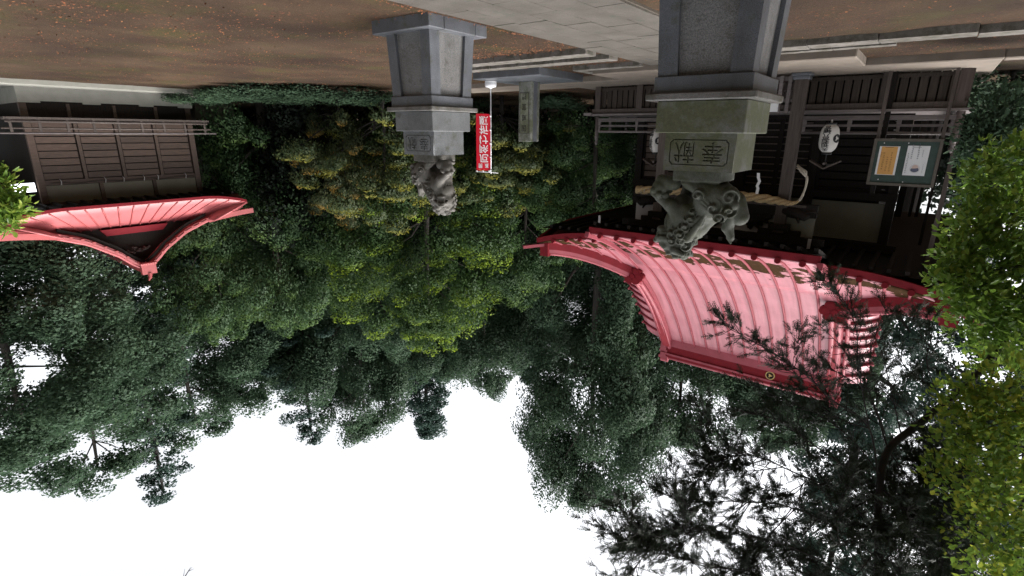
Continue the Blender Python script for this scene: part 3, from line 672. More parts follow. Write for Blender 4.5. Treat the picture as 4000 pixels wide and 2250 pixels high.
tag(MB().box(24.96, 25.04, 3.84, 4.46, 3.40, 3.70).build('glow_box', (lambda m: m)(bpy.data.materials.new('glow_panel'))), 'white glowing box added in place of the bright sky gap at the wall end of the small hall, beside the leafy twig', 'glowing box')
m = bpy.data.materials['glow_panel']; m.use_nodes = True; b = m.node_tree.nodes['Principled BSDF']; b.inputs['Base Color'].default_value = (.8,.8,.8,1); b.inputs['Emission Color'].default_value = (.9,.93,1,1); b.inputs['Emission Strength'].default_value = 2.2  # glowing panel added, standing in for bright sky past the wall end

# ------------------------------------------------------------------ lettering (built as mesh from the built-in font)
def glyph(ch, bold=0.0):
    cu = bpy.data.curves.new('glyph', 'FONT'); cu.body = ch; cu.resolution_u = 3; cu.offset = bold
    o = bpy.data.objects.new('glyph', cu); COL.objects.link(o); bpy.context.view_layer.update()
    me = bpy.data.meshes.new_from_object(o.evaluated_get(bpy.context.evaluated_depsgraph_get()))
    bm = bmesh.new(); bm.from_mesh(me); bmesh.ops.triangulate(bm, faces=bm.faces)
    for _ in range(3):
        es = [e for e in bm.edges if e.calc_length() > .16]
        if not es: break
        bmesh.ops.subdivide_edges(bm, edges=es, cuts=1); bmesh.ops.triangulate(bm, faces=[f for f in bm.faces if len(f.verts) > 3])
    bm.verts.index_update()
    V = np.array([v.co[:2] for v in bm.verts]); Fc = [[v.index for v in f.verts] for f in bm.faces]; bm.free()
    bpy.data.objects.remove(o); bpy.data.meshes.remove(me)
    c = (V.max(0)+V.min(0))/2; s = max(V.max(0)-V.min(0)); return (V-c)/s, Fc
def text_obj(name, chars, fn, m, parent, bold=.012):
    """chars: (character, centre u, centre v, width, height); fn maps (u, v) to a point"""
    mb = MB()
    for ch, u, v, w, h in chars:
        V, Fc = glyph(ch, bold); mb.add([fn(u+a*w, v+b2*h) for a, b2 in V], Fc)
    me = mb.mesh(name, m, rootloc(parent)); return link(name, me, parent)

# ------------------------------------------------------------------ guardian lions on stepped stone pedestals
def engraved_plate(w, h, t, text, mat_, corner):
    """stone plate with a groove frame and the characters cut through it; local: x right, z up, front at y=0"""
    cu = bpy.data.curves.new('plate', 'CURVE'); cu.dimensions = '2D'; cu.fill_mode = 'BOTH'; cu.extrude = t/2
    def poly(pts):
        sp = cu.splines.new('POLY'); sp.points.add(len(pts)-1); sp.use_cyclic_u = True
        for p, (x, y) in zip(sp.points, pts): p.co = (x, y, 0, 1)
    def frame(x, y, k):
        return [(-x+k,-y),(x-k,-y),(x-k*.7,-y+k*.7),(x,-y+k),(x,y-k),(x-k*.7,y-k*.7),(x-k,y),(-x+k,y),(-x+k*.7,y-k*.7),(-x,y-k),(-x,-y+k),(-x+k*.7,-y+k*.7)]
    poly([(-w/2,-h/2),(w/2,-h/2),(w/2,h/2),(-w/2,h/2)])
    poly(frame(w*.42, h*.34, corner)); poly(frame(w*.42-.009, h*.34-.009, corner))
    for i, ch in enumerate(text):
        tc = bpy.data.curves.new('tmp', 'FONT'); tc.body = ch; tc.resolution_u = 3; tc.offset = .006; to = bpy.data.objects.new('tmp', tc); COL.objects.link(to)
        bpy.context.view_layer.update(); bpy.ops.object.select_all(action='DESELECT'); to.select_set(True); bpy.context.view_layer.objects.active = to
        bpy.ops.object.convert(target='CURVE'); sps = to.data.splines
        P = np.array([p.co[:2] for s in sps for p in s.bezier_points]); c = (P.max(0)+P.min(0))/2; k = h*.56/max(P.max(0)-P.min(0)); cx = (-.20+.40*i)*w
        for s in sps:
            ns = cu.splines.new('BEZIER'); ns.bezier_points.add(len(s.bezier_points)-1); ns.use_cyclic_u = True; ns.resolution_u = 3
            for a, q in zip(ns.bezier_points, s.bezier_points):
                for at in ('co', 'handle_left', 'handle_right'):
                    v = getattr(q, at); setattr(a, at, ((v[0]-c[0])*k+cx, (v[1]-c[1])*k, 0))
                a.handle_left_type = a.handle_right_type = 'FREE'
                for at in ('handle_left', 'handle_right'):
                    v = getattr(q, at); setattr(a, at, ((v[0]-c[0])*k+cx, (v[1]-c[1])*k, 0))
        bpy.data.objects.remove(to)
    o = bpy.data.objects.new('plate', cu); COL.objects.link(o); bpy.context.view_layer.update()
    me = bpy.data.meshes.new_from_object(o.evaluated_get(bpy.context.evaluated_depsgraph_get())); bpy.data.objects.remove(o)
    me.transform(Matrix(((1,0,0,0),(0,0,-1,t/2),(0,1,0,0),(0,0,0,1)))); me.materials.clear(); me.materials.append(mat_); return me

def pedestal(cx, cy, label, m_body, m_rough, m_cap, m_block):
    t = thing('stone_pedestal', (cx, cy, 0), label, 'pedestal', 'lion pedestals on either side of the path')
    h = 1.229/2
    for a, b2 in ((-h, -h+.30), (-h+.303, h-.27), (h-.267, h)): MB().bbox(cx-h, cx+h, cy+a, cy+b2, -.05, .155, .008).build('base_stone', m_body, t)
    def taper(name, w0, w1, z0, z1, m):
        a, c = w0/2, w1/2; return MB().hexa([(cx-a,cy-a,z0),(cx+a,cy-a,z0),(cx+a,cy+a,z0),(cx-a,cy+a,z0)], [(cx-c,cy-c,z1),(cx+c,cy-c,z1),(cx+c,cy+c,z1),(cx-c,cy+c,z1)]).build(name, m, t)
    taper('chiselled_panel', .938-.09, .857-.09, .155, 1.03, m_rough)
    for sx in (-1, 1):
        for sy in (-1, 1):
            w = .19; a, c = .938/2, .857/2; mb = MB()
            q = lambda r, z: sorted_quad(cx+sx*r, cx+sx*(r-w), cy+sy*r, cy+sy*(r-w), z)
            mb.hexa(q(a, .155), q(c, 1.032)).build('corner_pillar', m_body, t)
    bx = lambda name, w, z0, z1, m, c=.006: MB().bbox(cx-w/2, cx+w/2, cy-w/2, cy+w/2, z0, z1, c).build(name, m, t)
    bx('collar_stone', .903, 1.032, 1.182, m_body); bx('cap_slab', 1.016, 1.182, 1.250, m_cap, .01); bx('middle_block', .835, 1.250, 1.543, m_block, .008)
    w, z0, z1 = .674, 1.543, 1.900
    MB().box(cx-w/2, cx+w/2, cy-w/2+.02, cy+w/2, z0, z1).build('inscribed_block', m_block, t)
    me = engraved_plate(w, z1-z0, .02, '奉献', m_block, .025); o = link('inscribed_face', me, t, None, (0, -w/2-.0005, (z0+z1)/2))
    return t
def sorted_quad(x0, x1, y0, y1, z):
    a, b2 = min(x0, x1), max(x0, x1); c, d = min(y0, y1), max(y0, y1); return [(a,c,z),(b2,c,z),(b2,d,z),(a,d,z)]
NP, FPD = (1.775, 5.525), (6.376, 6.135)
pedestal(*NP, 'mossy grey stone pedestal closest to the camera, cut off by the picture edge', GRAN, GRAN_ROUGH, GRAN_CAP, GRAN_MOSS)
pedestal(*FPD, 'cleaner grey stone pedestal standing across the path, its whole base slab in view', GRAN, GRAN_ROUGH, GRAN_CAP, granite('streaked_granite', (.07,.074,.08), (.23,.24,.25), (.07,.075,.045), .25, .45))

# lions sculpted as a distance field and meshed by surface nets
def sculpt(head_yaw, mirror, open_mouth, res=.009):
    lo, hi = np.array([-.58, -.36, -.105]), np.array([.66, .36, .90]); nn = np.ceil((hi-lo)/res).astype(int)
    ax = [lo[i]+res*np.arange(nn[i]) for i in range(3)]; G = np.stack(np.meshgrid(*ax, indexing='ij'), -1).astype(np.float32)
    D = np.full(nn, 9.0, np.float32)
    def smin(a, b2, k): h = np.clip(.5+.5*(b2-a)/k, 0, 1); return b2*(1-h)+a*h-k*h*(1-h)
    def sub(c, r):      # index window round a primitive
        a = np.clip(((np.array(c)-r-lo)/res).astype(int), 0, nn-1); b2 = np.clip(((np.array(c)+r-lo)/res).astype(int)+2, 1, nn); return tuple(slice(i, j) for i, j in zip(a, b2))
    def add(fn, c, r, k=.03, op='add'):
        w = sub(c, r+.12); p = G[w]; d = fn(p).astype(np.float32)
        if op == 'add': D[w] = smin(D[w], d, k)
        else: D[w] = -smin(-D[w], d, k)
    def ell(c, r, k=.03, rot=None, op='add'):
        c, r = np.array(c, np.float32), np.array(r, np.float32)
        def f(p):
            q = p-c
            if rot is not None: q = q@rot
            l = np.linalg.norm(q/r, axis=-1); return (l-1)*r.min()
        add(f, c, max(r), k, op)
    def cap(a, b2, ra, rb, k=.03, op='add'):
        a, b2 = np.array(a, np.float32), np.array(b2, np.float32)
        def f(p):
            ab = b2-a; t = np.clip(((p-a)@ab)/(ab@ab), 0, 1); return np.linalg.norm(p-a-t[..., None]*ab, axis=-1)-(ra+(rb-ra)*t)
        add(f, (a+b2)/2, np.linalg.norm(b2-a)/2+max(ra, rb), k, op)
    def curl(c, r, nrm, turn=1, k=.004):
        c = np.array(c, np.float32); nrm = np.array(nrm, np.float32); nrm /= np.linalg.norm(nrm); u = np.cross(nrm, [0, 0, 1.0]); u = u/(np.linalg.norm(u)+1e-6); v = np.cross(nrm, u)
        def f(p):
            q = p-c; a = q@u; b3 = q@v; rho = np.hypot(a, b3)+1e-5; th = np.arctan2(b3, a)*turn
            return np.linalg.norm(q*1.0, axis=-1)-r-.32*r*np.sin(th+rho/r*7.0)*np.clip(rho/r*2.2, 0, 1)
        add(f, c, r*1.3, k)
    S = -1 if mirror else 1     # S*y: the side turned to the camera
    # plinth of the statue
    def bxs(p): q = np.abs(p-np.array([0,0,-.05], np.float32))-np.array([.232,.232,.05], np.float32); return np.linalg.norm(np.maximum(q, 0), axis=-1)+np.minimum(q.max(-1), 0)-.006
    add(bxs, (0, 0, -.05), .36, .001)
    # trunk
    cap((-.17, 0, .20), (.10, 0, .42), .165, .165); ell((.16, 0, .43), (.15, .17, .20)); ell((.20, 0, .30), (.11, .13, .14))
    cap((.06, 0, .45), (.22, 0, .62), .175, .15); ell((.24, 0, .46), (.12, .15, .15))
    cap((-.22, 0, .28), (.02, 0, .55), .07, .06)     # spine
    for y in (-.145, .145):
        ell((-.14, y, .19), (.17, .105, .18)); cap((-.06, y*1.15, .09), (.08, y*1.2, .04), .07, .055); 
        for j in (-1, 0, 1): cap((.06, y*1.2+j*.035, .035), (.125, y*1.2+j*.037, .028), .03, .026, .01)
        ell((.12, y*.9, .38), (.10, .07, .14))       # shoulder
    yf = .12*S                                        # standing foreleg away from the camera
    cap((.16, yf, .36), (.20, yf, .18), .08, .062); cap((.20, yf, .18), (.19, yf, .04), .062, .055)
    for j in (-1, 0, 1): cap((.20, yf+j*.036, .035), (.275, yf+j*.038, .028), .032, .027, .01)
    yr = -.12*S                                       # raised foreleg on the cub or ball
    cap((.16, yr, .38), (.27, yr*1.15, .27), .085, .065); cap((.27, yr*1.15, .27), (.40, yr*1.0, .20), .062, .052)
    for j in (-1, 0, 1): cap((.40, yr+j*.034, .20), (.46, yr+j*.036, .165), .030, .026, .01)
    ell((.40, yr*.9, .10), (.095, .095, .095), .006)
    for j in range(7):                                # carved cub or flowers round the ball
        a = j*.9; ell((.40+.085*math.cos(a), yr*.9+.085*math.sin(a), .15+.03*math.sin(2*a)), (.036,)*3, .008)
    cap((.26, yr, .05), (.40, yr*.9, .02), .07, .06, .02)
    # tail: curls at the rump and a flame rising behind
    for y in (-.13, -.04, .05, .14):
        cap((-.28, y*.6, .14), (-.36, y, .22), .07, .05); 
    curl((-.30, -.12*S, .13), .085, (-.4, -S, .2)); curl((-.20, -.20*S, .24), .070, (-.1, -S, .2), -1); curl((-.25, -.185*S, .33), .060, (-.1, -S, .4)); curl((-.31, -.12*S, .26), .075, (-.5, -S, .3), -1)
    curl((-.05, -.235*S, .13), .058, (.1, -S, .1)); curl((-.30, .12*S, .20), .085, (-.4, S, .2)); curl((-.25, .17*S, .32), .07, (-.1, S, .3))
    cap((-.33, 0, .20), (-.40, 0, .34), .11, .09)
    for j, y in enumerate((-.07, -.02, .035, .085)):
        cap((-.33, y, .34), (-.295, y*.8, .46), .045, .042, .012); cap((-.295, y*.8, .46), (-.345, y*.5, .56+.02*(j%2)), .042, .022, .012)
    cap((-.33, -.02, .56), (-.355, -.03, .615), .03, .010, .015)
    # long mane locks running down the back and flank
    for j in range(6):
        y = -.15+.06*j; cap((.05, y, .60), (-.06, y*1.25, .44), .045, .028, .010); cap((-.06, y*1.25, .44), (-.12, y*1.35, .33), .028, .012, .010)
    for j in range(4):
        cap((.12-.03*j, -.165*S, .50-.02*j), (-.02-.07*j, -.175*S, .40-.055*j), .028, .012, .010)
    for k in range(3):              # rows of mane curls round the neck and shoulders
        for j in range(4):
            a = .35+j*.55; curl((.02-.045*k+.10*math.sin(a), -S*.195*math.sin(a)*(1-.05*k), .66-.085*k-.20*(1-math.cos(a))*.6), .046, (-.25, -S*math.sin(a), math.cos(a)), 1 if j % 2 else -1)
            curl((.02-.045*k+.10*math.sin(a), S*.195*math.sin(a)*(1-.05*k), .66-.085*k-.20*(1-math.cos(a))*.6), .046, (-.25, S*math.sin(a), math.cos(a)), 1 if j % 2 else -1)
    for j in range(5):              # grooves of hair on chest and foreleg
        cap((.30-.01*j, -.12+.06*j, .50), (.345-.012*abs(j-2), -.09+.045*j, .34), .018, .006, .006, 'sub')
    for j in range(4): cap((-.30+.05*j, -.245*S, .30-.015*j), (-.22+.07*j, -.25*S, .16), .012, .005, .005, 'sub')
    # head, built straight ahead and turned about the neck
    hc = np.array([.23 if not mirror else .17, 0, .645 if not mirror else .665]); cyw, syw = math.cos(head_yaw), math.sin(head_yaw)
    def H(p): p = np.array(p); return (hc[0]+p[0]*cyw-p[1]*syw, hc[1]+p[0]*syw+p[1]*cyw, hc[2]+p[2])
    RT = np.array([[cyw, -syw, 0], [syw, cyw, 0], [0, 0, 1]], np.float32)
    hell = lambda c, r, k=.02, op='add': ell(H(c), r, k, RT, op)
    hcap = lambda a, b2, ra, rb, k=.015, op='add': cap(H(a), H(b2), ra, rb, k, op)
    def hcurl(c, r, nrm, turn=1): n2 = np.array(nrm, float); curl(H(c), r, (n2[0]*cyw-n2[1]*syw, n2[0]*syw+n2[1]*cyw, n2[2]), turn)
    hell((0, 0, .02), (.155, .155, .14)); hell((.12, 0, -.03), (.095, .115, .085)); hell((.165, 0, .0), (.055, .075, .045), .015)
    hell((.205, 0, .022), (.03, .045, .028), .01)                                       # nose
    hcap((.11, -.075, .075), (.145, -.045, .055), .036, .03); hcap((.11, .075, .075), (.145, .045, .055), .036, .03)   # brows
    for y in (-.065, .065): hell((.135, y, .038), (.026, .026, .022), .004); hcap((.17, y*.9, -.015), (.10, y*1.75, -.01), .028, .022)
    for y in (-.03, .03): hell((.222, y, .012), (.012, .012, .009), .004, 'sub')
    hcap((.19, -.075, -.055), (.20, 0, -.045), .016 if not open_mouth else .026, .016 if not open_mouth else .03, .008, 'sub'); hcap((.20, 0, -.045), (.19, .075, -.055), .016 if not open_mouth else .03, .016 if not open_mouth else .026, .008, 'sub')
    hcap((.12, -.095, -.055), (.19, -.075, -.055), .016, .016, .008, 'sub'); hcap((.12, .095, -.055), (.19, .075, -.055), .016, .016, .008, 'sub')
    hell((.145, 0, -.105 if not open_mouth else -.115), (.06, .075, .035), .012)         # jaw
    for y in (-.05, .05): hcap((.195, y, -.035), (.197, y, -.07), .012, .006, .004)      # fangs
    for y in (-1, 1):
        hcap((.02, y*.135, .10), (-.07, y*.165, .135), .045, .026); hcap((.02, y*.14, .11), (-.03, y*.16, .12), .02, .016, .006, 'sub')
        for c, r in (((.06, .135, -.08), .052), ((-.03, .165, -.03), .056), ((.0, .16, -.115), .052), ((-.09, .15, .04), .055), ((-.09, .155, -.09), .05), ((.055, .15, -.005), .045), ((-.05, .145, -.175), .05), ((.03, .12, -.165), .046)):
            hcurl((c[0], y*c[1], c[2]), r, (.25, y, .05), y)
        for c, r in (((-.02, .075, .145), .055), ((-.10, .075, .115), .055), ((.06, .06, .125), .042)): hcurl((c[0], y*c[1], c[2]), r, (.1, y*.5, 1), y)
    for j in range(5): hcap((-.13, -.10+.05*j, .06), (-.19, -.11+.055*j, -.06), .042, .03); hcap((-.19, -.11+.055*j, -.06), (-.20, -.12+.06*j, -.16), .03, .015)
    hcap((-.02, 0, .14), (-.10, 0, .175), .07, .055); hcap((-.10, 0, .175), (-.165, 0, .155), .05, .03); hcap((-.165, 0, .155), (-.19, 0, .185), .03, .012)   # crown tuft
    # surface nets
    ins = D < 0; a = ins[:-1,:-1,:-1]; cnt = np.zeros(a.shape, np.int8); P = np.zeros(a.shape+(3,), np.float32); E_ = np.zeros(a.shape, np.float32)
    for d in range(3):
        o1, o2 = [k for k in range(3) if k != d]
        for s1 in (0, 1):
            for s2 in (0, 1):
                sl0 = [slice(0, -1)]*3; sl0[o1] = slice(s1, s1-1 if s1-1 else None); sl0[o2] = slice(s2, s2-1 if s2-1 else None); sl1 = list(sl0); sl1[d] = slice(1, None)
                d0, d1 = D[tuple(sl0)], D[tuple(sl1)]; cr = (d0 < 0) != (d1 < 0); t = np.where(cr, d0/(d0-d1+1e-12), 0)
                E_ += cr; off = [0, 0, 0]; off[o1] = s1; off[o2] = s2
                for k in range(3): P[..., k] += np.where(cr, t if k == d else off[k], 0)
    act = E_ > 0; ids = -np.ones(a.shape, np.int64); ids[act] = np.arange(act.sum()); ijk = np.argwhere(act)
    V = lo+(ijk+P[act]/E_[act][:, None])*res; Q = []
    for d in range(3):
        o1, o2 = [(1, 2), (2, 0), (0, 1)][d]
        sl = [slice(1, -1)]*3; sl[d] = slice(0, -1); x0 = ins[tuple(sl)]; sl2 = list(sl); sl2[d] = slice(1, None) if False else slice(1, ins.shape[d]); x1 = ins[tuple(sl2)]
        cr = np.argwhere(x0 != x1); base = cr.copy(); base[:, o1] += 1; base[:, o2] += 1; flip = x0[tuple(cr.T)]
        def g(e1, e2): q = base.copy(); q[:, o1] -= e1; q[:, o2] -= e2; return ids[tuple(q.T)]
        q = np.stack([g(1, 1), g(0, 1), g(0, 0), g(1, 0)], -1); q[~flip] = q[~flip][:, ::-1]; Q.append(q)
    Q = np.concatenate(Q); return V, Q[(Q >= 0).all(1)]
def lion(name, x, y, rz, head_yaw, mirror, mouth, m, label):
    V, Q = sculpt(head_yaw, mirror, mouth); me = fast_mesh(name, V, Q, m, smooth=True)
    o = link(name, me, None, None, (x, y, 2.0)); o.rotation_euler = (0, 0, rz); return tag(o, label, 'statue', 'guardian lion statues')
lion('lion_statue', NP[0]+.03, NP[1], 0, -.45, False, False, LION_NEAR, 'dark mossy carved guardian lion in profile, on the pedestal nearest the camera')
lion('lion_statue', FPD[0], FPD[1], math.pi, .95, True, True, LION_FAR, 'paler carved guardian lion facing the camera, on the pedestal across the path')

# ------------------------------------------------------------------ inscribed pillar on its slab, red banner
PL = thing('stone_pillar', (9.16, 12.6, 0), 'square lichen covered stone pillar with carved characters on a wide grey slab', 'monument')
MB().bbox(8.08, 10.3, 11.45, 13.6, -.05, .17, .012).build('base_slab', GRAN, PL)
PCX, PCY, PW = 9.40, 12.86, .43
PSTONE = granite('lichen_granite', (.14,.145,.13), (.29,.29,.27), (.10,.115,.06), .6, .7, 60, 1.0)
MB().bbox(PCX-PW/2, PCX+PW/2, PCY-PW/2, PCY+PW/2, .17, 1.80, .012).build('shaft', PSTONE, PL)
MB().box(PCX-PW/2-.008, PCX-PW/2, PCY-.09, PCY+.09, .17, 1.80).build('dressed_band', GRAN, PL)
fr = MB(); yf = PCY-PW/2
MB().bbox(PCX-.13, PCX+.15, yf-.012, yf+.02, .48, 1.56, .005).build('inscription_panel', granite('mossy_panel_stone', (.15,.16,.12), (.24,.25,.19), (.11,.12,.06), .6, .7, 100, .4), PL)
for a, b2, c, d in ((-.15, .17, 1.56, 1.575), (-.15, .17, .465, .48), (-.15, -.135, .48, 1.56), (.155, .17, .48, 1.56)): fr.box(PCX+a, PCX+b2, yf-.010, yf, c, d)
fr.build('panel_border', BARK, PL)
text_obj('carved_characters', [(ch, PCX+.01, 1.43-.285*i, .16, .17) for i, ch in enumerate('国威宣揚')], lambda u, v: (u, yf-.0135, v), BARK_D, PL)

BAN = thing('red_banner', (10.115, 12.011, .17), 'tall narrow red banner with white writing on a white pole with a round base', 'banner')
bx_, by_ = 10.15, 12.04
MB().lathe([(.15, 0), (.165, .01), (.165, .03), (.155, .035), (.165, .05), (.165, .13), (.15, .16), (.05, .18), (.03, .2)], (bx_, by_, .17), 24).build('round_base', WHITE, BAN, True)
MB().tube([(bx_, by_, .3), (bx_+.008, by_+.006, 1.6), (bx_+.01, by_+.008, 2.72)], .017, 10).build('pole', WHITE, BAN, True)
bd = np.array([.315, -.285])*1.0          # direction along which the cloth hangs from the pole
BN = np.array([-.285, -.315])/np.hypot(.285, .315)
def bf(u, v, off=0.0):   # u 0..1 from pole, v height
    k = .03+u*.97; w = .014*math.sin(v*5+u*3)*u+.018*u*math.sin(u*4)
    return (bx_+bd[0]*k+BN[0]*(w+off), by_+bd[1]*k+BN[1]*(w+off), v-.02*u*(2.7-v)*.3)
RCLOTH = plain('red_cloth', (.58,.012,.03), .75, .06, 3, .2); TXT = plain('white_print', (.75,.74,.76), .7, .03, 3, .2)
cl = MB(); nu, nv = 10, 34
cl.add([bf(i/nu, 1.05+1.58*j/nv) for i in range(nu+1) for j in range(nv+1)], [(i*(nv+1)+j, (i+1)*(nv+1)+j, (i+1)*(nv+1)+j+1, i*(nv+1)+j+1) for i in range(nu) for j in range(nv)])
cloth = cl.build('cloth', RCLOTH, BAN, True)
big = [(ch, .47, 2.275-.262*i, .62, .245) for i, ch in enumerate('厄除け祈願')]
sm = [('開', .72, 2.49, .26, .13), ('運', .28, 2.49, .26, .13)]
for off, nm in ((.004, 'printed_characters'), (-.004, 'printed_characters')):
    # the print shows through the cloth; from this side it is read from behind, so it is mirrored
    text_obj(nm, [(c, u, v, -w, h) for c, u, v, w, h in big+sm], lambda u, v: bf(u, v, off), TXT, cloth)
mb = MB(); sunp = [bf(.62+.2*math.cos(a), 2.60+.045*math.sin(a), .004) for a in np.linspace(0, math.pi, 12)]; mb.add(sunp, [tuple(range(12))]); mb.build('printed_half_sun', plain('orange_print', (.7,.22,.08), .7, .03), cloth)
MB().tube([bf(-.55, 2.70), bf(0, 2.68), bf(1.05, 2.66)], .010, 8).build('crossbar', WHITE, BAN, True)
for i in range(5): MB().tube([bf(-.06, 1.10+i*.38), bf(.05, 1.10+i*.38)], .03, 8).build('loop', TXT, BAN, True)
for u in (.1, .55, .98): MB().box(*sum([[p-.02, p+.02] for p in bf(u, 2.65)], [])).build('loop', TXT, BAN)

# ------------------------------------------------------------------ rope, paper streamer, lanterns, notice board
def path_at(pts, t):
    pts = np.array(pts); i = min(int(t*(len(pts)-1)), len(pts)-2); f = t*(len(pts)-1)-i; return pts[i]*(1-f)+pts[i+1]*f
ctrl = [(6.50, 14.42, 3.12), (5.8, 14.42, 3.10), (5, 14.42, 3.08), (4.2, 14.42, 3.08), (3.5, 14.42, 3.09), (2.9, 14.42, 3.13), (2.55, 14.42, 3.17), (2.36, 14.42, 3.10), (2.27, 14.42, 2.85), (2.26, 14.42, 2.55), (2.36, 14.42, 2.38), (2.50, 14.42, 2.28)]
cp = np.array(ctrl)
def cat(t):
    n = len(cp)-1; x = t*n; i = int(min(x, n-1e-6)); f = x-i; p = [cp[max(0, min(n, i+k))] for k in (-1, 0, 1, 2)]
    return .5*((2*p[1])+(-p[0]+p[2])*f+(2*p[0]-5*p[1]+4*p[2]-p[3])*f*f+(-p[0]+3*p[1]-3*p[2]+p[3])*f**3)
STRAW = plain('straw_rope', (.42,.31,.17), .85, .3, 30, .2, .5); STRAW_P = plain('frayed_straw', (.40,.36,.30), .9, .2, 40, .2)
ROPE = thing('sacred_rope', (4.4, 14.42, 3.1), 'thick twisted straw rope hung across the porch of the large hall', 'rope')
for s in range(3):
    pts, rad = [], []
    for i in range(150):
        t = i/149*.66; p = cat(t); d = (cat(min(t+.004, 1))-cat(max(0, t-.004))); d /= np.linalg.norm(d); b2 = np.array([0, 1.0, 0]); u = np.cross(d, b2); R0 = .112*(1 if t < .42 else max(.22, 1-(t-.42)/.22*.8)); a = t*50+s*2*math.pi/3
        pts.append(p+(u*math.cos(a)+b2*math.sin(a))*R0*.58); rad.append(R0*.52)
    MB().tube(pts, rad, 8).build('strand', STRAW, ROPE, True)
MB().tube([cat(t) for t in np.linspace(.64, .84, 24)], [.03]*8+[.024]*8+[.03]*8, 7).build('thin_tail', STRAW_P, ROPE, True)
mb = MB()
for k in range(12):
    r = random.Random(k); mb.tube([cat(.82)+np.array([0, r.uniform(-.02, .02), 0]), cat(.90)+np.array([r.uniform(-.07, .07), r.uniform(-.05, .05), 0]), cat(1)+np.array([r.uniform(-.03, .03), r.uniform(-.03, .03), r.uniform(-.05, .05)])], [.012, .02, .008], 5)
mb.build('frayed_end', STRAW_P, ROPE, True)
mb = MB()
for k in range(5): mb.lathe([(.105, -.01), (.112, 0), (.105, .01)], (0, 0, 0), 12)
for k, x in enumerate((6.43, 6.33, 6.22, 6.08, 5.9)): MB().tube([(x-.012, 14.42, 3.12), (x+.012, 14.42, 3.12)], .105-.005*k, 14).build('binding', STRAW_P, ROPE, True)
MB().tube([(6.35, 14.42, 3.12), (6.52, 14.42, 3.12), (6.6, 14.42, 3.12)], [.09, .105, .12], 12).build('cut_end', STRAW, ROPE, True)
ST = MB(); xs = [(3.33, 3.00), (3.315, 2.86), (3.345, 2.80), (3.30, 2.68), (3.34, 2.60), (3.355, 2.48)]; 
for a, b2 in zip(xs, xs[1:]): ST.hexa([(a[0]-.035, 14.40, a[1]), (a[0]+.035, 14.40, a[1]), (a[0]+.035, 14.406, a[1]), (a[0]-.035, 14.406, a[1])], [(b2[0]-.035, 14.40, b2[1]), (b2[0]+.035, 14.40, b2[1]), (b2[0]+.035, 14.406, b2[1]), (b2[0]-.035, 14.406, b2[1])])
tag(ST.build('paper_streamer', WHITE), 'white zigzag paper streamer hanging from the straw rope', 'streamer')

PAPER = plain('lantern_paper', (.62,.60,.57), .7, .05, 3, .3)
def lantern(cx, cy, z0, face, label):
    """face: angle of the lettering round the axis"""
    t = thing('paper_lantern', (cx, cy, z0), label, 'lantern', 'paper lanterns on the porch posts')
    H, R0 = .66, .205
    rad = lambda z: R0*(1-abs((z-H/2)/(H/2))**3.2)**.5*.88+R0*.12 if True else 0
    prof_ = []
    for i in range(45): z = H*i/44; prof_.append((max(.10, rad(z))+.003*math.cos(i*math.pi), z))
    MB().lathe(prof_, (cx, cy, z0), 32).build('body', PAPER, t, True)
    MB().lathe([(.10, -.03), (.115, -.03), (.115, .01), (.10, .015)], (cx, cy, z0), 20).build('bottom_ring', BLACK, t, True)
    MB().lathe([(.10, 0), (.11, 0), (.11, .05), (.10, .055)], (cx, cy, z0+H-.005), 20).build('top_ring', BLACK, t, True)
    MB().tube([(cx, cy, z0+H+.04), (cx, cy, z0+H+.28)], .012, 6).build('hanging_wire', BLACK, t)
    def on(a0): return lambda u, v: (cx+(rad(v-z0)+.007)*math.sin(a0+u/R0), cy-(rad(v-z0)+.007)*math.cos(a0+u/R0), v)
    tx = '天祖若宮八幡宮'; text_obj('lettering', [(c, 0, z0+H-.080-.083*i, .185, .088) for i, c in enumerate(tx)], on(face), INK, t, .02)
    f2 = on(face-1.25); tomoe(0, 0, 0, .105, INK, 'crest_mark', t, lambda u, v: f2(u, z0+H/2+v), -1)
    MB().tube([(cx, cy, z0-.03), (cx, cy, z0-.10)], .02, 6).build('tassel', WHITE, t)
    # small gabled wooden hood above
    zt = z0+H+.16
    for sg in (-1, 1):
        MB().hexa(*[[(cx, cy-.17, zt+.20+d), (cx+sg*.32, cy-.17, zt+.02+d), (cx+sg*.32, cy+.17, zt+.02+d), (cx, cy+.17, zt+.20+d)][::sg] for d in (0, .03)]).build('hood_board', W_POST, t)
    MB().tube([(cx, cy-.14, zt+.1), (cx, cy+.14, zt+.1)], .03, 8).build('hood_bar', W_GREY, t)
    MB().beam((cx, cy, zt+.16), (cx, 16.9, zt+.16), .05, .06).build('bracket', W_DARK, t)
lantern(2.02, 15.0, 1.30, .22, 'white paper lantern with black writing and swirl crest, next to the green notice board')
lantern(6.36, 15.0, 1.42, .62, 'white paper lantern half hidden behind the mossy pedestal, before brown shutters')

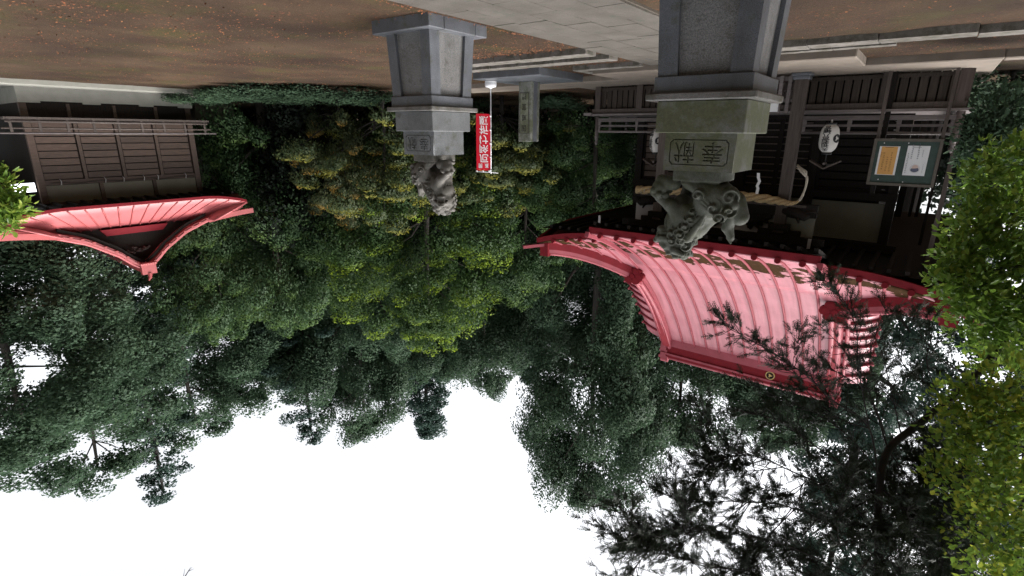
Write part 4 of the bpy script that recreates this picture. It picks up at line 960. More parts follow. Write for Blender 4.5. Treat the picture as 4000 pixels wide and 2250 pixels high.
GREEN = plain('dark_green_board', (.035,.06,.05), .7, .2, 8); BRD = plain('board_frame', (.10,.085,.07), .7, .2, 8)
NB = thing('notice_board', (.47, 15.3, .15), 'dark green notice board on two thin posts before the veranda, holding two posters', 'notice board')
MB().box(-.10, 1.06, 15.31, 15.33, 1.68, 2.62).build('board', GREEN, NB)
for a in ((-.16, 1.12, 15.28, 15.34, 1.62, 1.68), (-.16, 1.12, 15.28, 15.34, 2.62, 2.68), (-.16, -.10, 15.28, 15.34, 1.68, 2.62), (1.06, 1.12, 15.28, 15.34, 1.68, 2.62)): MB().box(*a).build('frame', BRD, NB)
for x in (1.07, -.12): MB().box(x-.035, x+.035, 15.345, 15.40, .15, 2.66).build('board_post', W_POST, NB)
for x, z in ((.42, 2.585), (.9, 2.55), (.46, 1.715), (.92, 1.72)): MB().tube([(x, 15.31, z), (x, 15.30, z)], .012, 8).build('pin', WHITE, NB)
def poster(x0, x1, z0, z1, face, label):
    t = thing('poster', ((x0+x1)/2, 15.30, z0), label, 'poster')
    MB().box(x0, x1, 15.300, 15.308, z0, z1).build('sheet', WHITE, t); return t
P1 = poster(.60, .99, 1.79, 2.44, None, 'orange poster with columns of small brown writing, laminated with a white margin')
MB().box(.64, .95, 15.297, 15.2995, 1.80, 2.43).build('orange_print', plain('orange_paper', (.62,.33,.10), .6, .05), P1)
P2 = poster(.05, .46, 1.77, 2.43, None, 'white poster with a round picture of a dark haired face and blue grey writing')
INK_B = plain('brown_ink', (.20,.10,.03), .7, .1); INK_G = plain('grey_ink', (.10,.11,.16), .7, .1)
def marks(parent, cols_, m, seed, y=15.2955):
    r = random.Random(seed); mb = MB()
    for x, z1, nch, s in cols_:
        for k in range(nch):
            z = z1-k*s*1.25
            for _ in range(4): 
                a, b2 = r.uniform(-.4, .4)*s, r.uniform(-.4, .4)*s
                if r.random() < .5: mb.box(x-.4*s, x+.4*s, y-.0005, y, z+b2-.05*s, z+b2+.05*s)
                else: mb.box(x+a-.05*s, x+a+.05*s, y-.0005, y, z-.4*s, z+.4*s)
    return mb.build('print_marks', m, parent)
marks(P1, [(.73, 2.34, 9, .040), (.80, 2.34, 7, .040), (.88, 2.30, 8, .040), (.93, 2.02, 3, .03)], INK_B, 1)
mb = MB(); mb.tube([(.72, 15.2965, 1.815), (.88, 15.2965, 1.815)], .004, 5).build('black_bar', INK, P1)
marks(P2, [(.42, 2.36, 12, .030), (.36, 2.05, 8, .034), (.24, 2.05, 8, .036), (.16, 2.0, 6, .022), (.11, 2.36, 10, .016)], INK_G, 2)
MB().tube([(.25, 15.298, 2.28), (.25, 15.2965, 2.28)], .10, 24).build('round_picture', plain('pale_print', (.62,.6,.62), .6, .03), P2)
MB().tube([(.25, 15.2962, 2.25), (.25, 15.2955, 2.25)], .058, 16).build('pale_face', plain('skin_print', (.6,.45,.40), .6, .03), P2)
mb = MB(); mb.add([(.25+.075*math.cos(a)*(1.0+.1*math.sin(3*a)), 15.295, 2.29+.065*math.sin(a)) for a in np.linspace(-.3, math.pi+.5, 16)]+[(.25, 15.295, 2.27)], [(i, i+1, 16) for i in range(15)]); mb.build('dark_hair', INK_G, P2)
MB().box(.21, .36, 15.2955, 15.2965, 1.80, 1.806).build('black_bar', INK, P2)
tag(MB().box(3.15, 3.42, 14.50, 14.56, .80, 1.02).build('small_sign', WHITE), 'small white card sign at the slatted barrier, peeking out beside the mossy pedestal', 'sign')

# ------------------------------------------------------------------ vegetation
def leaf_arrays(C, N, L, Wd, rng):
    """one rhombic leaf per centre: C centres, N facing normals, L length, Wd width"""
    n = len(C); N = N/(np.linalg.norm(N, axis=1, keepdims=True)+1e-9)
    a = rng.normal(size=(n, 3)); U = a-(a*N).sum(1, keepdims=True)*N; U /= np.linalg.norm(U, axis=1, keepdims=True)+1e-9; Vv = np.cross(N, U)
    L = np.broadcast_to(L, (n,))[:, None]; Wd = np.broadcast_to(Wd, (n,))[:, None]
    P = np.stack([C-U*L*.5, C+Vv*Wd*.5-U*L*.05+N*L*.04, C+U*L*.5-N*L*.10, C-Vv*Wd*.5-U*L*.05+N*L*.04], 1).reshape(-1, 3)
    return P, np.arange(n*4).reshape(n, 4)[:, ::-1]

def crown_from_lobes(name, lobes, per_area, size, m, seed, young=0.0, flat=1.0, shell=.55):
    """lobes: (centre, radius); leaves fill the outer shell of every lobe unevenly"""
    rng = np.random.default_rng(seed); Cs, Ns, Ys, Ss, Os = [], [], [], [], []
    zmax = max(c[2]+r for c, r in lobes); cen = np.mean([c for c, r in lobes], 0)
    for c, r in lobes:
        n = int(per_area*r*r*rng.uniform(.7, 1.3)); d = rng.normal(size=(n, 3)); d /= np.linalg.norm(d, axis=1, keepdims=True)
        k = rng.normal(size=(6, 3)); bumpy = 1+.27*np.sin(d@k.T*2.4+rng.uniform(0, 6, 6)).sum(1)/2.4
        keep = rng.random(n) < np.clip(.55+.75*d[:, 2], .22, 1); rr = r*bumpy*(1-shell*rng.random(n)**1.6)
        P = np.array(c)+d*rr[:, None]*np.array([1, 1, flat]); P = P[keep]; d = d[keep]
        oc = P-cen; oc /= np.linalg.norm(oc, axis=1, keepdims=True)+1e-9; Os.append(d*.75+oc*.25+np.array([0, 0, .75]))
        Cs.append(P); Ns.append(d*.8+np.array([0, 0, .55])+rng.normal(size=d.shape)*.55); 
        out = (P-np.array(c))@np.array([0, 0, 1.0])/(r*flat); hgt = np.array(c)[2]/zmax
        Ys.append(np.clip((out-.35)*2.2, 0, 1)*(rr[keep]/r > .75)*rng.random(len(P))**.6*young); Ss.append(size*rng.uniform(.7, 1.35, len(P)))
    C = np.concatenate(Cs); N = np.concatenate(Ns); S = np.concatenate(Ss)
    P, Q = leaf_arrays(C, N, S, S*.62, rng); vn = np.concatenate(Os)+.85*N/(np.linalg.norm(N, axis=1, keepdims=True)+1e-9); vn /= np.linalg.norm(vn, axis=1, keepdims=True)+1e-9
    return fast_mesh(name, P, Q, m, {'young': np.concatenate(Ys)}, False, np.repeat(vn, 4, 0))

def trunk_mesh(name, H, r0, seed, lobes=(), m=None, lean=.03, nb=10):
    R = random.Random(seed); mb = MB(); pts = []; x = y = 0
    for i in range(9):
        t = i/8; pts.append((x, y, H*t)); x += R.uniform(-lean, lean)*H*.12; y += R.uniform(-lean, lean)*H*.12
    mb.tube(pts, [r0*(1.35 if i == 0 else 1)*(1-.85*i/8) for i in range(9)], 9)
    L = list(lobes); R.shuffle(L)
    for c, r in L[:nb]:
        t = min(.92, max(.2, (c[2]-math.hypot(c[0], c[1])*.55)/H)); i = t*8; j = int(min(7, i)); f = i-j
        b0 = [pts[j][k]*(1-f)+pts[j+1][k]*f for k in range(3)]; mid = [(b0[k]+c[k])/2+R.uniform(-.25, .25) for k in range(3)]
        q = r0*(1-.85*t)*.5; mb.tube([b0, mid, c], [q, q*.6, q*.18], 6)
    return mb.mesh(name, m or BARK, None, True)

def lobes_broad(H, z0, Rr, n, seed, rl=(.9, 1.6), top=.75):
    R = np.random.default_rng(seed); out = []
    for i in range(n):
        t = R.random()**.85; z = z0+(H-z0)*t; env = Rr*math.sin(math.pi*min(1, .18+.80*t*top+.0))**.6*(1 if t < top else max(.18, (1-t)/(1-top))**.55)
        a = R.uniform(0, 2*math.pi); q = env*R.random()**.45; r = R.uniform(*rl)*(1 if t < .85 else .75); out.append(((q*math.cos(a), q*math.sin(a), min(z, H-r*.7)), r))
    return out
def lobes_conifer(H, z0, Rr, n, seed, rl=(.7, 1.25)):
    R = np.random.default_rng(seed); out = []
    for i in range(n):
        t = i/(n-1); z = z0+(H-z0)*t; env = Rr*(1-t)**.62*R.uniform(.55, 1.1)+.25; a = i*2.4+R.uniform(-.5, .5); q = env*R.uniform(.35, 1)
        out.append(((q*math.cos(a), q*math.sin(a), z-.12*q), R.uniform(*rl)*(1-.45*t)))
    return out

KIND = {}
def kind(key, crown, trunk): KIND[key] = (crown, trunk)
lb = lobes_broad(20, 4, 5.0, 95, 1); kind('tall_broad', crown_from_lobes('crown', lb, 1900, .15, L_DARK, 1), trunk_mesh('trunk', 18.5, .38, 1, lb, None, .05, 22))
lb = lobes_broad(21, 4, 4.8, 84, 2, (.7, 1.4)); kind('tall_loose', crown_from_lobes('crown', lb, 1000, .16, L_DARK, 2, 0, .65), trunk_mesh('trunk', 20, .36, 2, lb, None, .06, 26))
lb = lobes_conifer(24, 4, 4.2, 105, 3); kind('cedar', crown_from_lobes('crown', lb, 2200, .14, L_CONE, 3, 0, .7), trunk_mesh('trunk', 23.5, .40, 3, lb, BARK_D, .015, 26))
lb = lobes_conifer(25, 6, 4.8, 84, 4, (.6, 1.15)); kind('cedar_loose', crown_from_lobes('crown', lb, 1350, .15, L_CONE, 4, 0, .5), trunk_mesh('trunk', 24.5, .42, 4, lb, BARK_D, .02, 30))
lb = lobes_broad(11.2, 1.0, 4.8, 130, 5, (.5, 1.15), .7); kind('round_young', crown_from_lobes('crown', lb, 2300, .11, L_BRIGHT, 5, 1.0), trunk_mesh('trunk', 9.5, .26, 5, lb, None, .05, 16))
lb = lobes_broad(9, .7, 3.7, 100, 6, (.4, 1.0), .75); kind('mid_bushy', crown_from_lobes('crown', lb, 2400, .11, L_MID, 6, .45), trunk_mesh('trunk', 7.5, .2, 6, lb, None, .05, 14))
R_ = np.random.default_rng(7); lb = []
for i in range(85):
    a = R_.uniform(0, 6.28); q = 3.4*R_.random()**.5; tier = R_.integers(0, 3); lb.append(((q*math.cos(a), q*math.sin(a), 2.0+tier*.95+R_.uniform(-.75, .75)-q*.12+.35*math.sin(3*a+tier)), R_.uniform(.25, .75)))
kind('orange_maple', crown_from_lobes('crown', lb, 2100, .10, L_ORANGE, 17, 1.0, .6), trunk_mesh('trunk', 4.0, .09, 17, lb, BARK_D, .12, 12))
kind('maple', crown_from_lobes('crown', lb, 2100, .10, L_MAPLE, 7, 1.0, .6), trunk_mesh('trunk', 4.0, .09, 7, lb, BARK_D, .12, 12))
lb = [((R_.uniform(-2, 2), R_.uniform(-.9, .9), R_.uniform(.1, 1.1)), R_.uniform(.22, .75)) for i in range(30)]
kind('low_shrub', crown_from_lobes('crown', lb, 1800, .11, L_DARK, 8, 0), trunk_mesh('trunk', .9, .06, 8, lb, BARK_D, .1, 8))
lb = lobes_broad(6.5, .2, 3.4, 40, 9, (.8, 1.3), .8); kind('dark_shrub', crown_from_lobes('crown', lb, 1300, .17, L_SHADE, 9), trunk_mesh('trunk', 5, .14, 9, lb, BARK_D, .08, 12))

def tree(key, x_img, dist, hscale, label, cat='tree', rscale=None, name=None, rot=None, group=None):
    p = GX(x_img, dist); t = thing(name or 'tree', p, label, cat, group); cr, tk = KIND[key]
    t.scale = (rscale or hscale, rscale or hscale, hscale); t.rotation_euler = (0, 0, rot if rot is not None else (x_img*.37) % 6.28)
    link('crown', cr, t); link('trunk', tk, t); return t
BACK = 'tall trees behind the two halls'
# (kind, picture column, distance, height scale, radius scale, label)
TREES = [
 ('tall_loose', 60, 34, .97, 1.1, 'tall dark loose-crowned tree at the edge of the picture, behind the small hall'),
 ('cedar_loose', 330, 38, 1.03, 1.2, 'tall dark conifer with sky showing through, rising straight behind the small hall gable'),
 ('tall_loose', 560, 40, 1.10, 1.25, 'lower loose-crowned tree between the small hall gable and the grove'),
 ('tall_broad', 800, 42, 1.08, 1.15, 'dark broad tree at the small dip of the treetops'),
 ('cedar_loose', 1090, 40, 1.02, 1.2, 'open-topped conifer with bare twigs showing, beside the dip of the treetops'),
 ('tall_broad', 1340, 40, 1.27, 1.1, 'full dark tree with a rounded top left of the bright round tree'),
 ('cedar', 1620, 44, 1.20, 1.5, 'dense blue green conifer directly above the bright round tree'),
 ('tall_broad', 1880, 42, 1.17, 1.1, 'dark tree whose low top edges the open sky, between conifer and brown-green giant'),
 ('tall_broad', 2370, 33, 1.40, 1.0, 'tallest brown green tree rising behind the ridge end of the large hall'),
 ('cedar', 2080, 44, .98, 1.1, 'dark conifer partly hidden behind the brown green giant'),
 ('tall_broad', 2760, 38, 1.25, 1.1, 'dark tree hidden behind the large pink roof'),
 ('tall_loose', 950, 47, 1.10, 1.3, 'dark tree in the second rank filling the dip of the treetops'),
 ('tall_broad', 1200, 48, 1.24, 1.3, 'dark tree in the second rank between open-topped conifer and rounded tree'),
 ('tall_broad', 1500, 48, 1.28, 1.3, 'dark tree in the second rank left of the blue green conifer'),
 ('tall_broad', 1760, 49, 1.24, 1.3, 'dark tree in the second rank right of the blue green conifer'),
 ('tall_loose', 1990, 48, 1.16, 1.2, 'dark tree in the second rank beside the brown green giant'),
 ('tall_broad', 2210, 44, 1.12, 1.2, 'dark tree behind the brown green giant on its lower side'),
 ('cedar', 2560, 40, 1.20, 1.5, 'conifer behind the ridge end of the large hall'),
 ('tall_broad', 3260, 38, 1.15, .9, 'dark tree behind the large hall ridge, seen through the hanging conifer'),
 ('tall_broad', -220, 30, .80, 1.0, 'dark tree half cut by the picture edge, behind the far end of the small hall'),
 ('cedar', 3620, 42, 1.9, 1.35, 'very tall conifer behind the roof corner of the large hall'),
 ('cedar', 4330, 30, 1.2, 1.1, 'dark conifer behind the bright bush at the picture edge'),
 ('tall_loose', 3150, 40, 1.1, 1.1, 'loose dark tree behind the large hall, seen through the hanging conifer twigs'),
]
for k, x, d, hs_, rs, lab in TREES: tree(k, x, d, hs_, lab, 'tree', rs, 'tall_tree' if 'conifer' not in lab else 'conifer_tree', None, BACK)
MIDT = [
 ('round_young', 1660, 27, 1.12, 1.02, 'big round tree with yellow green shoots along its outline, in the middle of the grove'),
 ('mid_bushy', 1030, 30, 1.35, 1.0, 'leafy mid green tree next to the small hall roof corner'),
 ('mid_bushy', 1290, 31, 1.25, 1.0, 'mid green tree between the small hall and the bright round tree'),
 ('mid_bushy', 2060, 28, 1.18, .9, 'mid green tree between the bright round tree and the large hall roof corner'),
 ('mid_bushy', 2330, 25, .80, .8, 'lower green tree tucked under the eave corner of the large hall'),
 ('mid_bushy', 760, 34, 1.5, 1.0, 'tall green tree rising right behind the corner of the small hall'),
 ('dark_shrub', 1450, 33, 1.5, 1.3, 'dark undergrowth tree filling the gap behind the lion across the path'),
 ('dark_shrub', 1150, 30, 1.1, 1.0, 'dark leafy shrub beside the distant picket fence'),
 ('dark_shrub', 1900, 34, 1.3, 1.2, 'dark shrub behind the stone pillar'),
 ('dark_shrub', 2200, 33, 1.3, 1.2, 'dark shrub between the stone pillar and the large hall'),
 ('dark_shrub', 2430, 36, 1.3, 1.2, 'dark shrub right beside the corner of the large hall'),
 ('maple', 1500, 23, 1.2, 1.0, 'yellow maple spreading in tiers behind the lion across the path'),
 ('orange_maple', 1330, 24.5, 1.22, .6, 'small orange tinged maple at the side of the yellow maple'),
 ('maple', 1960, 24.5, 1.1, .95, 'yellow green maple spreading behind the red banner'),
 ('dark_shrub', 640, 44, 1.6, 1.5, 'dark shrub far behind the small hall'),
]
for k, x, d, hs_, rs, lab in MIDT: tree(k, x, d, hs_, lab, 'shrub' if 'shrub' in lab else 'tree', rs, {'maple': 'maple_tree', 'orange_maple': 'maple_tree', 'dark_shrub': 'dark_shrub'}.get(k, 'leafy_tree'), None, 'trees and shrubs in the grove')
for i, (x, d, s, lab) in enumerate([(820, 25, .38, 'low shrub at the foot of the small hall corner'), (1080, 23, .36, 'low green hedge shrub along the leaf strewn ground'), (1330, 21.5, .42, 'low green shrub right behind the far pedestal'), (1780, 27, .4, 'low dark shrub behind the banner pole'), (2180, 24, .4, 'low shrub behind the stone pillar slab'), (3900, 18.5, .7, 'low shaded shrub past the veranda end of the large hall, under the bright bush')]):
    tree('low_shrub', x, d, s, lab, 'shrub', .95, 'low_shrub', i*1.1, 'low shrubs along the edge of the grove')
# a far mass of dark undergrowth closes the view behind everything
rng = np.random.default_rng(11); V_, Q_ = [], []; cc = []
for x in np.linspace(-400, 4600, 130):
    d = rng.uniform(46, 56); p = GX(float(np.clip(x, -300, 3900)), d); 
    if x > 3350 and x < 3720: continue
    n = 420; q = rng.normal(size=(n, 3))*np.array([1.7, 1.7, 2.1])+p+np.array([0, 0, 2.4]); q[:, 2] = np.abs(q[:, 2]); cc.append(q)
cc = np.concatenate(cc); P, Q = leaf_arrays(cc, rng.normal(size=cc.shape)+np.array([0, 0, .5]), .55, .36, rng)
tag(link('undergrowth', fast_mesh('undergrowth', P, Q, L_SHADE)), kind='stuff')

# unseen leaf mass added round the camera's back and sides to shade the court
rng = np.random.default_rng(12); cc = []
for a in np.linspace(math.radians(118), math.radians(318), 40):
    for q in range(4):
        d = rng.uniform(14, 26); c = np.array([d*math.sin(a), d*math.cos(a), rng.uniform(3, 10)])
        if c[1] > 8 and c[0] > -9: continue
        n = 230; v = rng.normal(size=(n, 3)); v /= np.linalg.norm(v, axis=1, keepdims=True); cc.append(c+v*(rng.random((n, 1))**.4)*np.array([3.0, 3.0, 2.6]))
cc = np.concatenate(cc); P, Q = leaf_arrays(cc, rng.normal(size=cc.shape)+np.array([0, 0, .5]), .7, .45, rng)
tag(link('unseen_shade_grove', fast_mesh('unseen_shade_grove', P, Q, L_DARK)), kind='stuff')

# picket fence seen beside the small hall
FB = GX(820, 34); FE = thing('picket_fence', FB, 'pale picket fence far off beside the small hall corner', 'fence'); q0, q1 = GX(735, 34), GX(925, 34); dv = (q1-q0)
pk = MB().box(-.05, .05, -.03, .03, 0, 1.0).mesh('picket', CONC_PALE)
for i in range(12): link('picket', pk, FE, None, tuple(q0+dv*(i/11)-FB+np.array([0, 0, 1.15])))
for z in (1.25, 2.05): MB().beam(tuple(q0-dv*.05+np.array([0, 0, z])), tuple(q1+dv*.05+np.array([0, 0, z])), .06, .09).build('rail', CONC_PALE, FE)
MB().beam(tuple(q0+np.array([0, 0, .55])), tuple(q1+np.array([0, 0, .55])), .2, 1.1).build('wall_base', CONC, FE)

# broad-leaved bush hanging into the picture beside the notice board
def leafy(name, lobes, n_per, size, m, seed, asp=.5):
    """larger folded leaves with a pointed tip"""
    rng = np.random.default_rng(seed); Cs, Ds = [], []
    for c, r in lobes:
        n = int(n_per*r*r); d = rng.normal(size=(n, 3)); d /= np.linalg.norm(d, axis=1, keepdims=True); rr = r*(1-.65*rng.random(n)**1.8)*(1+.22*np.sin(d[:, 0]*7+d[:, 2]*5))
        Cs.append(np.array(c)+d*rr[:, None]); Ds.append(d)
    C = np.concatenate(Cs); D = np.concatenate(Ds); n = len(C); L = size*rng.uniform(.6, 1.3, n)[:, None]
    ax_ = D*.8+rng.normal(size=(n, 3))*.6+np.array([0, 0, -.15]); ax_ /= np.linalg.norm(ax_, axis=1, keepdims=True)
    nn = D*.4+rng.normal(size=(n, 3))*.5+np.array([0, 0, .9]); nn -= (nn*ax_).sum(1, keepdims=True)*ax_; nn /= np.linalg.norm(nn, axis=1, keepdims=True); sd_ = np.cross(ax_, nn)
    mid1 = C+ax_*L*.35; mid2 = C+ax_*L*.7-nn*L*.05; W1 = L*asp*.5
    P = np.stack([C, mid1+sd_*W1+nn*W1*.35, mid2+sd_*W1*.75+nn*W1*.2, C+ax_*L-nn*L*.15, mid2-sd_*W1*.75+nn*W1*.2, mid1-sd_*W1+nn*W1*.35], 1).reshape(-1, 3)
    b0 = np.arange(n)[:, None]*6; Q = np.concatenate([b0+np.array([[0, 1, 2, 3]]), b0+np.array([[0, 3, 4, 5]])], 1).reshape(-1, 4)
    return fast_mesh(name, P, Q, m)
def bush(name, base, spots, n_per, size, m, seed, label, asp=.5, stems=True):
    """spots: (picture x, y, depth, radius) turned into places in the world"""
    t = thing(name, base, label, 'bush'); lobes = [(PX(x, y, d)-np.array(base), r) for x, y, d, r in spots]
    link('crown', leafy('crown', lobes, n_per, size, m, seed, asp), t)
    mb = MB(); R = random.Random(seed)
    ex_ = 4330 if spots[0][0] > 2000 else -330; rt_ = PX(ex_, np.mean([q[1] for q in spots])-80, spots[0][2])-np.array(base)
    mb.tube([(0, 0, 0), tuple(rt_*np.array([.5, .5, .5])), tuple(rt_)], [.05, .04, .025], 7)
    for (x, y, d, r), (c, r2) in zip(spots, lobes):
        a = PX(ex_, y-R.uniform(60, 260), d)-np.array(base); k = (a+c)/2+np.array([R.uniform(-.05, .05), R.uniform(-.05, .05), R.uniform(-.03, .08)])
        mb.tube([tuple(rt_), tuple(a)], [.02, .012], 5); mb.tube([tuple(a), tuple(k), tuple(c)], [.010, .007, .003], 5)
        for _ in range(3): mb.tube([tuple(k), tuple(c+np.array([R.uniform(-r, r), R.uniform(-r, r), R.uniform(-r, r)])*.8)], [.004, .002], 4)
    link('stems', mb.mesh('stems', BARK_D, None, True), t); return t
GB = tuple(GX(4250, 6.3))
bush('evergreen_bush', GB, [(3950, 640, 6.2, .36), (3830, 690, 6.0, .22), (3930, 860, 6.0, .42), (3790, 880, 5.8, .24), (3860, 1000, 5.8, .40), (3730, 1000, 5.7, .20), (3960, 1130, 5.8, .45), (3790, 1130, 5.6, .28), (3680, 1090, 5.6, .15), (3860, 1240, 5.7, .36), (3980, 1330, 5.8, .40), (3820, 800, 6.1, .16)], 5200, .088, L_BUSH, 21, 'bright glossy green bush beside the notice board at the picture edge')
bush('twiggy_bush', tuple(GX(3980, 9.5)), [(3830, 600, 9, .3), (3840, 540, 9, .4), (3900, 470, 9, .5), (3800, 740, 9, .25), (3880, 600, 9.2, .45), (3960, 560, 9, .5), (3950, 420, 9.2, .4)], 2600, .10, L_DARK, 22, 'dim leafy shrub in shade between the bright bush and the hall veranda end')
bush('yellowing_tree', tuple(GX(4300, 5)), [(3950, 1480, 4.65, 0.34), (3870, 1620, 4.65, 0.31), (3760, 1700, 4.71, 0.28), (3940, 1760, 4.71, 0.37), (3820, 1850, 4.71, 0.34), (3950, 1950, 4.77, 0.37), (3880, 2080, 4.84, 0.37), (3990, 2180, 4.84, 0.37), (3740, 1560, 4.84, 0.22), (3980, 1640, 4.59, 0.31), (3660, 1840, 4.90, 0.15), (3930, 2260, 4.84, 0.31)], 4300, .06, L_YELLOW, 23, 'yellowing green tree leaning in at the picture edge above the bright bush', .6)
bush('leafy_twig', tuple(GX(-300, 5.2)), [(10, 720, 5.0, .13), (-40, 780, 5.0, .22), (35, 800, 5.0, .15), (0, 840, 5.0, .16), (-60, 700, 5, .2), (70, 815, 5.0, .08), (20, 870, 5.0, .10)], 6500, .075, L_BUSH, 24, 'bright green leafy twig poking in before the small hall roof', .42)

# conifer whose boughs hang into the picture before the large roof
CB = tuple(GX(4150, 6.2)); CT = thing('overhanging_conifer', CB, 'dark feathery conifer whose long boughs hang across the large pink roof', 'tree')
cb = np.array(CB); LIMBS = [
 ([(4150, 515, 6.2), (4080, 900, 6.0), (3930, 1300, 5.8), (3800, 1480, 5.6), (3600, 1650, 5.4), (3470, 1760, 5.3), (3434, 1940, 5.2), (3428, 2250, 5.2), (3420, 2620, 5.2)], .055, 0),
 ([(4080, 900, 6.0), (4020, 1500, 6.0), (3900, 2000, 5.9), (3780, 1900, 5.8), (3690, 1800, 5.7)], .03, 1),
 ([(4020, 1500, 6.0), (3990, 2000, 6.0), (3960, 2400, 6.0)], .04, 1),
 ([(3434, 1940, 5.2), (3396, 1673, 5.1), (3258, 1568, 5.0), (3159, 1474, 4.95), (3021, 1380, 4.9), (2900, 1309, 4.9), (2810, 1240, 4.9)], .012, 4),
 ([(3396, 1673, 5.1), (3352, 1430, 5.0), (3345, 1290, 5.0), (3300, 1180, 5.0), (3220, 1090, 5)], .009, 4),
 ([(3432, 2000, 5.2), (3330, 1850, 5.1), (3180, 1740, 5.0), (3030, 1640, 5.0), (2870, 1600, 5.0)], .012, 4),
 ([(3429, 2080, 5.2), (3280, 1930, 5.1), (3090, 1840, 5.0), (2940, 1780, 5.0), (2790, 1800, 5.0), (2720, 1880, 5)], .012, 2),
 ([(3428, 2180, 5.2), (3260, 2060, 5.1), (3080, 1980, 5.0), (2900, 1960, 5.0), (2700, 1960, 5.0)], .012, 2),
 ([(3426, 2300, 5.2), (3230, 2200, 5.1), (3040, 2120, 5.0), (2840, 2080, 5.0), (2640, 2060, 5.0), (2520, 2090, 5)], .012, 2),
 ([(3424, 2450, 5.2), (3200, 2350, 5.1), (2980, 2260, 5.0), (2740, 2200, 5.0), (2560, 2160, 5.0), (2430, 2140, 5)], .012, 2),
 ([(3434, 1900, 5.2), (3520, 1980, 5.2), (3620, 2080, 5.3), (3720, 2200, 5.3), (3800, 2320, 5.4)], .012, 2),
 ([(3470, 1760, 5.3), (3560, 1880, 5.3), (3640, 1960, 5.4), (3760, 2020, 5.4)], .009, 2),
 ([(3600, 1650, 5.4), (3480, 1560, 5.3), (3400, 1440, 5.2), (3420, 1300, 5.2), (3480, 1220, 5.2)], .009, 3),
 ([(3470, 1760, 5.3), (3400, 1560, 5.4), (3300, 1470, 5.5), (3190, 1420, 5.5)], .012, 4),
 ([(3800, 1480, 5.6), (3700, 1420, 5.5), (3620, 1340, 5.5), (3560, 1240, 5.4)], .012, 3),
 ([(3428, 2250, 5.2), (3520, 2300, 5.2), (3600, 2420, 5.2)], .012, 2),
 ([(3434, 1850, 5.2), (3330, 1720, 5.2), (3200, 1620, 5.2), (3060, 1560, 5.1), (2930, 1500, 5.1)], .009, 4),
 ([(3700, 1570, 5.5), (3620, 1500, 5.6), (3540, 1440, 5.7), (3500, 1360, 5.7)], .012, 3),
 ([(3900, 1380, 5.7), (3840, 1560, 5.7), (3740, 1700, 5.8), (3640, 1820, 5.9), (3560, 2000, 6.0)], .016, 2),
 ([(3460, 1700, 5.3), (3380, 1500, 5.3), (3290, 1360, 5.3), (3200, 1270, 5.3)], .009, 3),
 ([(3520, 1700, 5.4), (3470, 1480, 5.4), (3430, 1340, 5.4), (3340, 1230, 5.4)], .009, 3),
 ([(3680, 1580, 5.5), (3620, 1420, 5.5), (3640, 1300, 5.5), (3600, 1200, 5.5)], .009, 3),
 ([(3396, 1673, 5.1), (3290, 1640, 5.1), (3180, 1560, 5.1), (3100, 1440, 5.1), (3120, 1330, 5.1)], .009, 4),
 ([(3900, 2000, 5.9), (3760, 2080, 5.8), (3640, 2200, 5.8), (3540, 2300, 5.8)], .009, 2),
 ([(3900, 1900, 5.9), (3800, 2140, 5.9), (3740, 2300, 5.9)], .009, 2),
 ([(3427, 2140, 5.2), (3350, 2240, 5.2), (3260, 2320, 5.2), (3120, 2400, 5.2)], .009, 2),
 ([(3600, 1650, 5.4), (3660, 1780, 5.4), (3720, 1900, 5.5), (3850, 2000, 5.5)], .009, 2),
]
rng = np.random.default_rng(31); bough = MB(); tips = []
sub = []
for pts, r, typ in LIMBS:           # secondary branches fan out from the stem and the larger boughs
    if typ not in (0, 1, 2): continue
    for k in range({0: 8, 1: 3, 2: 6}[typ]):
        i = rng.integers(5 if typ == 0 else 1, len(pts)-1); f = rng.random(); a = np.array(pts[i], float); b = np.array(pts[i+1], float); p = a*(1-f)+b*f
        if p[1] < 1560 or p[0] > 3800: continue
        ang = rng.uniform(0, 2*math.pi) if typ < 2 else rng.uniform(1.9, 5.2); ln = rng.uniform(120, 330); e = p+np.array([math.cos(ang)*ln, math.sin(ang)*ln*.9, rng.uniform(-.5, .5)])
        if e[1] < 1560: continue
        m = (p+e)/2+np.array([rng.uniform(-30, 30), rng.uniform(20, 70), 0]); sub.append(([tuple(p), tuple(m), tuple(e)], .007, 2))
LIMBS = LIMBS+sub
